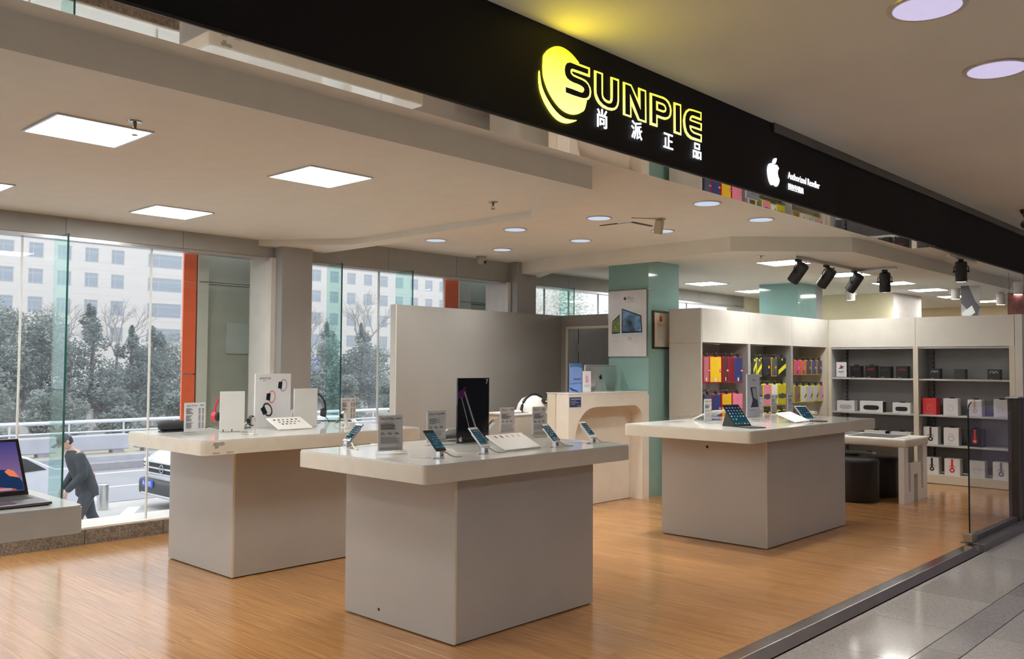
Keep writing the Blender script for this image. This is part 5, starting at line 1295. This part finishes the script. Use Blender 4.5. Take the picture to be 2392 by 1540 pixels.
pl = obj('plate', M().b(4.567, 4.825, 8.265, 8.279, 1.59, 1.90), mat('pale plate', (0.56,0.62,0.60), 0.35), p)
pier(7.39, 7.615, 7.652, 7.854, 8.32, 8.52, 9)

# ---- office building across the road: every window with its pane
t = thing('office_building', 'pale stone office building with rows of square windows across the road', 'building', (0, 110, G))
FAC = mat('pale stone facade', (0.80,0.77,0.75), 0.7, var=0.02, vscale=0.4)
WG = mat('blue-grey window pane', (0.24,0.33,0.46), 0.15, spec=0.6, var=0.15, vscale=0.3)
WF = mat('pale reveal', (0.62,0.62,0.63), 0.6)
zs = [(3.94, 5.76), (7.12, 8.98), (10.44, 12.22), (13.46, 15.26), (16.5, 18.3), (19.6, 21.4)]
xs = [(24.2+3.125*k, 1.62) for k in range(0, 8)]
xs = [(x, w) for x, w in xs if x < 48.5] + [(52.1, 4.5)] + [(56.3+3.13*k, 1.62) for k in range(0, 18)]
zs = [(a-G, c-G) for a, c in zs]
# wall as strips around the openings
m = M()
m.b(5, 130, 0.18, 12, 0, 26)
for a, c in zip([0]+[z[1] for z in zs], [z[0] for z in zs]+[26]): m.b(5, 130, 0, 0.18, a, c)
for a, c in zs:
    e = 5
    for x, w in xs:
        m.b(e, x-w/2, 0, 0.18, a, c); e = x+w/2
    m.b(e, 130, 0, 0.18, a, c)
obj('facade', m, FAC, t)
m = M()
for k in range(26): m.b(5, 130, -0.012, 0.0, 1.0*k, 1.0*k+0.03)
obj('facade_joints', m, mat('facade joint', (0.66,0.64,0.63), 0.8), t)
frame_me = {}
for a, c in zs:
    for x, w in xs:
        f = frame_me.get((w, round(c-a,2)))
        if not f:
            h = c-a
            m1 = M().b(-w/2, -w/2+0.08, 0.05, 0.17, 0, h).b(w/2-0.08, w/2, 0.05, 0.17, 0, h).b(-w/2+0.08, w/2-0.08, 0.05, 0.17, h-0.08, h).b(-w/2+0.08, w/2-0.08, 0.05, 0.17, 0, 0.08)
            m1.b(-w*0.18-0.03, -w*0.18+0.03, 0.08, 0.16, 0.08, h-0.08).b(-w/2+0.08, w/2-0.08, 0.08, 0.16, h*0.72, h*0.72+0.05)
            m2 = M().b(-w/2+0.06, w/2-0.06, 0.12, 0.15, 0.06, h-0.06)
            f = (m1.mesh('window'), m2.mesh('pane')); f[0].materials.append(WF); f[1].materials.append(WG)
            frame_me[(w, round(c-a,2))] = f
        o = obj('window', f[0], None, t, (x, 0, a)); obj('pane', f[1], None, o)

# ---- thin winter haze over the road and the park
hz = bpy.data.materials.new('winter haze'); hz.use_nodes = True
hn, hl_ = hz.node_tree.nodes, hz.node_tree.links
hn.remove(hn['Principled BSDF'])
hv = hn.new('ShaderNodeVolumeScatter'); hv.inputs['Color'].default_value = (0.90, 0.95, 1.0, 1); hv.inputs['Density'].default_value = 0.006; hv.inputs['Anisotropy'].default_value = 0.2
hl_.new(hv.outputs[0], hn['Material Output'].inputs['Volume'])
ho = obj('haze', M().b(-60, 220, 19, 135, G-0.4, 60), hz, kind='stuff')
tag(ho, 'thin pale winter haze hanging over the road and park outside', 'haze')

# ---- trees
LEAF = mat('haze-greyed pine needles', (0.14,0.17,0.165), 0.8, var=0.35, vscale=0.9)  # needle colour greyed and lightened towards the look of haze
LEAF2 = mat('haze-greyed green leaves', (0.18,0.21,0.19), 0.8, var=0.35, vscale=0.9)  # leaf green paled too, haze mixed into the colour
BARK = mat('dark bark', (0.13,0.12,0.115), 0.9, var=0.2)
LIME = mat('limewashed trunk', (0.72,0.71,0.69), 0.8)
TWIG = mat('bare grey twigs', (0.30,0.28,0.27), 0.9)
def leaf_cloud(m, rnd, clumps, n, s):
    n = int(n*2.4); s *= 0.72
    """needle clusters: small bent quads scattered through ellipsoidal clumps"""
    bm = m.bm
    for (cx, cy_, cz, rx, rz) in clumps:
        for k in range(n):
            while True:
                u, v, w = rnd.uniform(-1,1), rnd.uniform(-1,1), rnd.uniform(-1,1)
                q = u*u+v*v+w*w
                if 0.15 < q < 1: break
            c = Vector((cx+u*rx, cy_+v*rx, cz+w*rz))
            a = Vector((rnd.gauss(0,1), rnd.gauss(0,1), rnd.gauss(0,0.6))).normalized()*s*rnd.uniform(0.6,1.3)
            b = a.orthogonal().normalized()*s*0.36
            vs = [bm.verts.new(c-a), bm.verts.new(c+b), bm.verts.new(c+a), bm.verts.new(c-b+Vector((0,0,s*0.25)))]
            bm.faces.new(vs)
def tree(x, y, h, spread, label, kind='pine', seed=0, lime=True, mt=None, dens=1.0):
    rnd = random.Random(seed)
    spread *= 0.86; h *= 0.95
    names = {'pine': 'pine_tree', 'round': 'evergreen_tree', 'bare': 'bare_tree', 'shrub': 'shrub'}
    t = thing(names[kind], label, 'shrub' if kind == 'shrub' else 'tree', (x, y, G+0.05), 0, 'trees beyond the road')
    th = h*(0.9 if kind == 'pine' else 0.6)
    if kind != 'shrub':
        obj('trunk', M().cyl((0,0,0.9), (0.1,0,th), 0.13, 0.04, 8), BARK, t)
        obj('trunk_base', M().cyl((0,0,-0.05), (0,0,0.9), 0.17, 0.135, 8), LIME if lime else BARK, t)
    if kind == 'pine':
        cl = []
        nl = 9
        for k in range(nl):
            f = k/(nl-1); z = h*(0.24+0.74*f); r = spread*(1-f)**0.75+0.15
            for q in range(max(2, int(5*(1-f))+1)):
                an = rnd.uniform(0, 2*PI); rr = r*rnd.uniform(0.35, 0.8)
                cl.append((math.cos(an)*rr, math.sin(an)*rr, z+rnd.uniform(-0.15,0.15), r*0.55, 0.30+0.1*r))
        m = M(); leaf_cloud(m, rnd, cl, int(70*dens), 0.13)
        obj('foliage', m, mt or LEAF, t, kind='stuff')
    elif kind in ('round', 'shrub'):
        cl = []
        z0 = h*0.25 if kind == 'round' else h*0.1
        for k in range(22 if kind == 'round' else 9):
            an, f = rnd.uniform(0, 2*PI), rnd.uniform(0, 1)
            rr = spread*math.sqrt(rnd.uniform(0,1))*(1-0.55*f)
            cl.append((math.cos(an)*rr, math.sin(an)*rr*0.8, z0+(h-z0)*f*0.92, spread*0.38, h*0.10+0.15))
        m = M(); leaf_cloud(m, rnd, cl, int(110*dens*(2.2 if mt else 1)), 0.055 if mt else 0.13)
        obj('foliage', m, mt or LEAF2, t, kind='stuff')
    else:
        m = M()
        def br(p, d, ln, r, lev):
            e = p + d*ln
            m.cyl(p, e, r, r*0.6, 5, cap=False)
            if lev == 0: return
            for k in range(3):
                nd = (d + Vector((rnd.gauss(0,0.42), rnd.gauss(0,0.42), rnd.gauss(0.05,0.2)))).normalized()
                br(p+d*ln*rnd.uniform(0.6,1.0), nd, ln*0.72, r*0.55, lev-1)
        for k in range(4):
            br(Vector((0.1,0,th*0.85)), Vector((rnd.gauss(0,0.45), rnd.gauss(0,0.45), 1)).normalized(), h*0.20, 0.05, 4)
        obj('branches', m, TWIG, t, kind='stuff')
    return t
T = [ # x, y, height, spread, kind, seed, label
 (10.6, 37, 5.3, 2.6, 'round', 1, 'broad dark evergreen at the left photo edge'),
 (12.4, 38, 5.0, 2.4, 'round', 2, 'broad dark evergreen left of the first glass fin'),
 (13.6, 40, 4.1, 1.9, 'round', 3, 'lower evergreen behind the first glass fin'),
 (14.9, 38, 5.3, 1.9, 'pine', 4, 'tall ragged pine in the middle of the first window'),
 (16.5, 38, 4.3, 1.5, 'pine', 5, 'narrow pine between the ragged pine and the orange panel'),
 (17.9, 39, 4.5, 1.9, 'pine', 6, 'ragged pine just left of the orange panel'),
 (19.4, 41, 4.6, 2.2, 'round', 7, 'evergreen hidden behind the orange panel'),
 (16.2, 44, 6.3, 1.5, 'bare', 8, 'bare tree rising behind the ragged pine'),
 (18.4, 44, 6.2, 1.5, 'bare', 9, 'bare tree behind the pine near the orange panel'),
 (26.2, 38, 4.2, 1.9, 'round', 10, 'evergreen at the left of the second window'),
 (27.3, 39, 4.9, 1.7, 'pine', 11, 'thin pine behind the second window fin'),
 (28.8, 38, 4.9, 1.9, 'pine', 12, 'ragged pine right of the second window fin'),
 (30.6, 40, 4.3, 2.2, 'round', 13, 'evergreen near the partition edge'),
 (29.9, 45, 6.6, 1.5, 'bare', 14, 'bare tree in the second window'),
 (33.4, 44, 7.6, 1.8, 'bare', 15, 'tall bare tree beside the second orange panel'),
 (22.5, 40, 4.6, 2.2, 'round', 16, 'evergreen hidden behind the window column'),
 (24.4, 39, 4.4, 2.0, 'pine', 17, 'pine hidden behind the window column'),
]
for x, y, h, s, k, sd, lab in T: tree(x, y, h, s, lab, k, sd)
for i, (x, s, lab) in enumerate([(9.2, 1.3, 'grey-green shrub left of the first pane joint'), (11.9, 1.5, 'rounded shrub left of the street person'), (14.2, 1.0, 'small shrub under the ragged pine'), (17.2, 1.7, 'large rounded shrub left of the orange panel'), (19.0, 1.2, 'shrub behind the orange panel'), (24.6, 1.2, 'shrub behind the window column'), (27.0, 1.0, 'shrub low in the second window'), (29.6, 1.3, 'shrub right of the second window fin')]):
    tree(x, 33.5, 2.0+0.15*(i % 3), s, lab, 'shrub', 40+i)
t = thing('hedge', 'long clipped dark hedge behind the parapet', 'hedge', (20, 46, G))
m = M(); rnd = random.Random(3)
leaf_cloud(m, rnd, [(-17+1.0*k, 0, 0.7+0.1*math.sin(k), 0.9, 0.75) for k in range(36)], 90, 0.14)
obj('foliage', m, LEAF, t, kind='stuff')
obj('core', M().b(-18, 19, -0.4, 0.4, 0, 1.1), LEAF, t)
for i, (x, y, h, s, lab) in enumerate([(13.6, 13.0, 4.2, 1.3, 'pale poplar at the left of the third window'), (15.3, 13.8, 4.0, 1.3, 'pale poplar in the middle of the third window'), (17.2, 14.0, 4.3, 1.4, 'pale poplar at the right of the third window'), (20.5, 14.5, 4.2, 1.4, 'pale poplar far right behind the pillars')]):
    tree(x, y, h+G*0+1.1, s, lab, 'round', 70+i, lime=True, mt=mat('pale poplar leaves', (0.50,0.52,0.46), 0.8, var=0.3, vscale=2), dens=0.7)

# ---- cars
def car(name, label, profile, glass, body, width, loc, flip, wheels):
    """profile: side outline (x,z) of body; extruded across y with tapering flanks"""
    t = thing(name, label, 'car', loc, 0)
    def skin(pts, w, inset_top, ztop, zmid):
        m = M(); rings = []
        n = len(pts)
        for f in (-1, -0.90, 0.90, 1):
            row = []
            for (px, pz) in pts:
                k = 0.0 if pz < zmid else min(1, (pz-zmid)/(ztop-zmid))
                e = 1.0 if abs(f) < 0.95 else 0.0
                sc = 1.0 if e else 0.97
                yy = f*(w/2 - inset_top*k)
                cx = sum(p[0] for p in pts)/n; cz = sum(p[1] for p in pts)/n
                row.append(m.bm.verts.new((cx+(px-cx)*sc, yy, cz+(pz-cz)*sc)))
            rings.append(row)
        for A, B in zip(rings, rings[1:]):
            for j in range(n): m.bm.faces.new((A[j], A[(j+1)%n], B[(j+1)%n], B[j]))
        m.bm.faces.new(rings[0][::-1]); m.bm.faces.new(rings[-1])
        bmesh.ops.recalc_face_normals(m.bm, faces=m.bm.faces[:])
        return m
    zt = max(p[1] for p in profile)
    obj('body', skin(profile, width, 0.22, zt, 0.72), body, t, smooth=True)
    CG = mat('dark car glass', (0.03,0.035,0.04), 0.06, spec=0.7)
    for g in glass:
        for s in (-1, 1):
            P = []
            for (px, pz) in g:
                k = max(0, (pz-0.72)/(zt-0.72)); P.append((px, s*(width/2-0.22*k+0.006), pz))
            m = M(); m.poly(P if s > 0 else P[::-1]); bmesh.ops.solidify(m.bm, geom=m.bm.faces[:], thickness=0.004)
            obj('side_window', m, CG, t)
    for wx in wheels:
        for s in (-1, 1):
            wh = obj('wheel', M().cyl((wx, s*(width/2-0.20), 0.31), (wx, s*(width/2+0.004), 0.31), 0.31, n=24), BLACKM, t)
            obj('hub', M().cyl((wx, s*(width/2), 0.31), (wx, s*(width/2+0.012), 0.31), 0.20, n=16), ALU, wh)
    return t
SILV = mat('silver car paint', (0.62,0.64,0.72), 0.25, metal=0.25, coat=0.8, var=0.02)
WHIC = mat('pale silver car paint', (0.72,0.74,0.77), 0.25, metal=0.15, coat=0.8, var=0.02)
# sedan: rear at x = 0, nose towards -x
sed = [(0.0,0.42),(0.02,0.60),(-0.03,0.82),(-0.05,0.98),(-0.14,1.02),(-0.62,1.05),(-1.02,1.26),(-1.55,1.43),(-2.1,1.45),(-2.6,1.38),(-3.25,1.02),(-4.1,0.90),(-4.45,0.72),(-4.5,0.45),(-4.4,0.22),(-3.2,0.20),(-1.2,0.20),(-0.25,0.20),(-0.06,0.28)]
SED = car('sedan_car', 'silver saloon car parked outside, its tail towards the bollard', sed,
    [[(-0.78,1.05),(-1.08,1.24),(-1.50,1.36),(-1.62,1.36),(-1.68,1.00)], [(-1.74,1.0),(-1.70,1.37),(-2.1,1.39),(-2.55,1.33),(-2.95,1.06),(-2.95,1.0)]],
    SILV, 1.75, (6.45, 17.0, G), False, (-0.85, -3.55))
for s in (-1, 1):
    tl = obj('tail_light', M().b(-0.24, 0.015, s*0.80-0.08, s*0.80+0.08, 0.72, 0.95, bev=0.06, seg=3), mat('tail light red', (0.62,0.03,0.05), 0.15, coat=1.0), SED, smooth=True)
    obj('reverse_lamp', M().b(-0.20, 0.028, s*0.80-0.085, s*0.80+0.085, 0.64, 0.72, bev=0.03), PLASTW, tl, smooth=True)
obj('bumper', M().b(-0.34, 0.09, -0.86, 0.86, 0.22, 0.52, bev=0.09, seg=3), SILV, SED, smooth=True)
obj('door_seam', M().b(-1.72, -1.712, -0.88, -0.872, 0.3, 1.0), BLACKM, SED)
# sport utility: nose towards -x at x = 0
suv = [(0.0,0.40),(-0.04,0.62),(0.0,0.86),(0.06,1.02),(0.25,1.12),(0.75,1.20),(1.25,1.26),(1.85,1.66),(2.6,1.76),(4.0,1.72),(4.5,1.2),(4.6,0.7),(4.5,0.35),(3.5,0.30),(1.2,0.30),(0.2,0.26),(0.05,0.30)]
SUV = car('utility_car', 'pale silver utility car facing the bollard, half hidden by the window table', suv,
    [[(1.55,1.25),(2.0,1.60),(2.6,1.66),(2.65,1.22)], [(2.72,1.22),(2.68,1.67),(3.9,1.64),(4.1,1.22)]],
    WHIC, 1.85, (8.12, 16.95, G), False, (0.95, 3.6))
gr = obj('grille', M().b(-0.055, -0.02, -0.62, 0.62, 0.70, 0.90, bev=0.01, seg=1), BLACKM, SUV, label='black grille with pale bars')
obj('grille_bar', M().b(-0.075, -0.05, -0.66, 0.66, 0.785, 0.815).b(-0.07, -0.05, -0.66, 0.66, 0.90, 0.925).b(-0.07, -0.05, -0.62, 0.62, 0.685, 0.705), WHIC, gr)
obj('round_emblem', M().prism(ring(0, 0.80, 0.085, 0.085, 0.22), -0.012, 0, 'y').xf(Matrix.Translation((-0.078,0,0)) @ Matrix.Rotation(-PI/2,4,'Z')).b(-0.094, -0.08, -0.105, 0.105, 0.785, 0.815), ALU, gr)
for s in (-1, 1):
    hl = obj('head_lamp', M().b(-0.05, 0.28, s*0.76-0.14, s*0.76+0.14, 0.72, 0.98, bev=0.05), mat('head lamp', (0.70,0.72,0.75), 0.1, coat=1.0), SUV, smooth=True)
    obj('lamp_slats', M().b(-0.056, -0.05, s*0.76-0.10, s*0.76+0.10, 0.80, 0.82).b(-0.056, -0.05, s*0.76-0.10, s*0.76+0.10, 0.87, 0.89), BLACKM, hl)
bp = obj('bumper', M().b(-0.14, 0.35, -0.92, 0.92, 0.24, 0.58, bev=0.08, seg=3), mat('black bumper plastic', (0.05,0.055,0.06), 0.5), SUV, smooth=True, label='dark plastic bumper')
obj('skid_plate', M().b(-0.16, 0.1, -0.55, 0.75, 0.25, 0.31, bev=0.02), ALU, bp)
np_ = obj('number_plate', M().b(-0.162, -0.15, 0.20, 0.66, 0.42, 0.57), mat('plate blue', (0.03,0.10,0.55), 0.4), SUV, label='blue number plate')
text('plate_text', 'A·1905', 0.13, PAPER, np_, (-0.164, 0.64, 0.45), face='-x')
# ---- bollard
t = thing('bollard', 'short stainless bollard on the pavement between the two cars', 'bollard', (7.28, 17.82, G))
obj('tube', M().cyl((0,0,0), (0,0,0.49), 0.105, n=20), mat('bollard steel', (0.62,0.62,0.60), 0.3, metal=0.8), t, smooth=True)
obj('cap', M().lathe([(0.105,0.49),(0.095,0.505),(0.002,0.51)], n=20), STEEL, t, smooth=True)

# ---- person walking past, head bowed, dark jacket and cap
def person():
    t = thing('person', 'person in a dark jacket and cap walking past the window with bowed head', 'person', (5.60, 14.6, G))
    def skin(name, pts, edges, radii, mt, sub=2, root=0, par=t):
        me = bpy.data.meshes.new(name); me.from_pydata(pts, edges, [])
        o = bpy.data.objects.new(name, me); COL.objects.link(o)
        md = o.modifiers.new('skin', 'SKIN'); md.use_smooth_shade = True
        for i, r in enumerate(radii):
            sv = me.skin_vertices[0].data[i]; sv.radius = (r if isinstance(r, tuple) else (r, r)); sv.use_root = (i == root)
        ss = o.modifiers.new('subsurf', 'SUBSURF'); ss.levels = sub; ss.render_levels = sub
        dg = bpy.context.evaluated_depsgraph_get()
        bmv = bpy.data.meshes.new_from_object(o.evaluated_get(dg))
        bpy.data.objects.remove(o); 
        bmv.materials.clear(); bmv.materials.append(mt)
        for p_ in bmv.polygons: p_.use_smooth = True
        q = bpy.data.objects.new(name, bmv); COL.objects.link(q); q.parent = par
        return q
    SKINM = mat('skin', (0.52,0.33,0.25), 0.5)
    JK = mat('dark jacket cloth', (0.030,0.036,0.042), 0.8, var=0.2, vscale=8)
    TR = mat('dark trousers', (0.045,0.05,0.06), 0.85, var=0.15)
    SH = mat('black shoe', (0.02,0.02,0.02), 0.5)
    # walks towards -x; torso leans forward
    hip = (0.10, 0, 0.92); ch = (-0.03, 0, 1.28); nk = (-0.13, 0, 1.50); hd_ = (-0.23, 0, 1.60)
    pts = [hip, (0.04,0,1.10), ch, (-0.09,0,1.42), nk, (-0.19,0,1.575),
           (-0.08,-0.19,1.40), (-0.06,-0.25,1.14), (-0.20,-0.23,0.95), (-0.27,-0.22,0.90),
           (-0.08,0.19,1.40), (0.02,0.26,1.15), (-0.10,0.25,0.95), (-0.16,0.24,0.89),
           (0.08,-0.10,0.86), (-0.08,-0.10,0.48), (-0.10,-0.10,0.09),
           (0.12,0.10,0.86), (0.20,0.10,0.48), (0.40,0.10,0.14)]
    ed = [(0,1),(1,2),(2,3),(3,4),(4,5),(3,6),(6,7),(7,8),(8,9),(3,10),(10,11),(11,12),(12,13),(0,14),(14,15),(15,16),(0,17),(17,18),(18,19)]
    ra = [(0.11,0.10),(0.12,0.10),(0.13,0.10),(0.11,0.09),0.058,0.06, 0.075,0.055,0.042,0.03, 0.075,0.055,0.042,0.03, 0.06,0.045,0.035, 0.06,0.045,0.035]
    body = skin('body', pts, ed, ra, SKINM)
    # head with face
    m = M(); m.lathe([(0.004,-0.115),(0.05,-0.105),(0.070,-0.07),(0.078,-0.01),(0.078,0.045),(0.060,0.09),(0.03,0.113),(0.003,0.118)], n=20)
    HM = Matrix.Translation((-0.235,0,1.64)) @ Matrix.Rotation(-0.55, 4, 'Y') @ Matrix.Diagonal((1.18,0.95,1.0,1))
    hd = obj('head', m.xf(HM), SKINM, t, smooth=True)
    obj('nose', M().prism([(-0.088,0.02),(-0.118,-0.022),(-0.088,-0.03)], -0.012, 0.012, 'y').xf(HM), SKINM, hd)
    obj('eyes', M().b(-0.086,-0.076,-0.042,-0.02,0.012,0.022).b(-0.086,-0.076,0.02,0.042,0.012,0.022).xf(HM), BLACKM, hd)
    obj('mouth', M().b(-0.083,-0.07,-0.022,0.022,-0.060,-0.054).xf(HM), RED, hd)
    obj('ear', M().b(-0.005,0.03,-0.092,-0.078,-0.02,0.03,bev=0.005).b(-0.005,0.03,0.078,0.092,-0.02,0.03,bev=0.005).xf(HM), SKINM, hd)
    c = M(); c.lathe([(0.088,0.02),(0.09,0.06),(0.078,0.105),(0.045,0.13),(0.003,0.137)], n=20)
    c.b(-0.17,-0.05,-0.07,0.07,0.03,0.042,bev=0.004)
    obj('cap', c.xf(HM), mat('dark grey cap', (0.07,0.08,0.085), 0.8), hd, smooth=True)
    obj('hair', M().lathe([(0.070,-0.055),(0.078,-0.02),(0.080,0.035)], n=20).xf(HM @ Matrix.Translation((0.022,0,0))), mat('black hair', (0.015,0.014,0.014), 0.7), hd, smooth=True)
    def loft(m, rings, n=18):
        """closed tube through elliptical rings ((x,y,z), rx, ry)"""
        prev = None
        for (c, rx, ry) in rings:
            row = [m.bm.verts.new((c[0]+rx*math.cos(2*PI*k/n), c[1]+ry*math.sin(2*PI*k/n), c[2])) for k in range(n)]
            if prev:
                for k in range(n): m.bm.faces.new((prev[k], prev[(k+1)%n], row[(k+1)%n], row[k]))
            else: m.bm.faces.new(row[::-1])
            prev = row
        m.bm.faces.new(prev)
        return m
    def limb(m, pts, rad, n=14):
        for (a, c, r0, r1) in zip(pts, pts[1:], rad, rad[1:]):
            m.cyl(a, c, r0, r1, n)
            bmesh.ops.create_uvsphere(m.bm, u_segments=12, v_segments=8, radius=r1, matrix=Matrix.Translation(c))
        bmesh.ops.create_uvsphere(m.bm, u_segments=12, v_segments=8, radius=rad[0], matrix=Matrix.Translation(pts[0]))
        return m
    def fused(name, m, mt, vox=0.016, par=t):
        me = m.mesh(name); o = bpy.data.objects.new(name, me); COL.objects.link(o)
        md = o.modifiers.new('fuse', 'REMESH'); md.mode = 'VOXEL'; md.voxel_size = vox; md.use_smooth_shade = True
        sm = o.modifiers.new('smooth', 'SMOOTH'); sm.factor = 0.5; sm.iterations = 6
        dg = bpy.context.evaluated_depsgraph_get()
        nm = bpy.data.meshes.new_from_object(o.evaluated_get(dg)); bpy.data.objects.remove(o)
        nm.materials.clear(); nm.materials.append(mt)
        for p_ in nm.polygons: p_.use_smooth = True
        q = bpy.data.objects.new(name, nm); COL.objects.link(q); q.parent = par
        return q
    m = M()
    loft(m, [((0.12,0,0.78),0.165,0.215), ((0.11,0,0.90),0.165,0.215), ((0.05,0,1.08),0.16,0.21), ((-0.02,0,1.25),0.165,0.22), ((-0.07,0,1.38),0.15,0.215), ((-0.10,0,1.45),0.11,0.16), ((-0.13,0,1.51),0.075,0.085)])
    limb(m, [(-0.08,-0.20,1.40),(-0.06,-0.275,1.14),(-0.25,-0.225,0.93)], [0.088,0.072,0.056])
    limb(m, [(-0.08,0.20,1.40),(0.02,0.275,1.15),(-0.14,0.245,0.92)], [0.088,0.072,0.056])
    fused('jacket', m, JK)
    m = M()
    loft(m, [((0.10,0,0.76),0.13,0.18), ((0.11,0,0.95),0.14,0.19)])
    limb(m, [(0.09,-0.10,0.82),(-0.06,-0.105,0.47),(-0.10,-0.10,0.09)], [0.115,0.085,0.066])
    limb(m, [(0.12,0.10,0.82),(0.22,0.105,0.47),(0.41,0.10,0.15)], [0.115,0.085,0.066])
    fused('trousers', m, TR)
    obj('shoe', M().b(-0.28,-0.02,-0.145,-0.055,0.0,0.10,bev=0.03), SH, t, smooth=True)
    obj('shoe', M().b(0.24,0.48,0.055,0.145,0.02,0.12,bev=0.03, rot=(0.5,'Y',(0.3,0.1,0.03))), SH, t, smooth=True)
    # hands: palm and five fingers each
    for s, (hx, hy, hz) in ((-1, (-0.285,-0.222,0.885)), (1, (-0.175,0.242,0.875))):
        hp = [(hx+0.02,hy,hz+0.03),(hx-0.01,hy,hz-0.03)]; he = [(0,1)]; hr = [0.026,0.032]
        for k in range(4):
            b = len(hp); u = (k-1.5)*0.018; ln = (0.06,0.072,0.068,0.052)[k]
            hp += [(hx-0.015+u*0.9,hy,hz-0.062),(hx-0.022+u,hy,hz-0.062-ln*0.55),(hx-0.012+u,hy,hz-0.062-ln)]; he += [(1,b),(b,b+1),(b+1,b+2)]; hr += [0.009,0.008,0.007]
        b = len(hp); hp += [(hx-0.035,hy,hz-0.015),(hx-0.055,hy,hz-0.05)]; he += [(0,b),(b,b+1)]; hr += [0.012,0.008]
        skin('hand', hp, he, hr, SKINM, 1)
person()
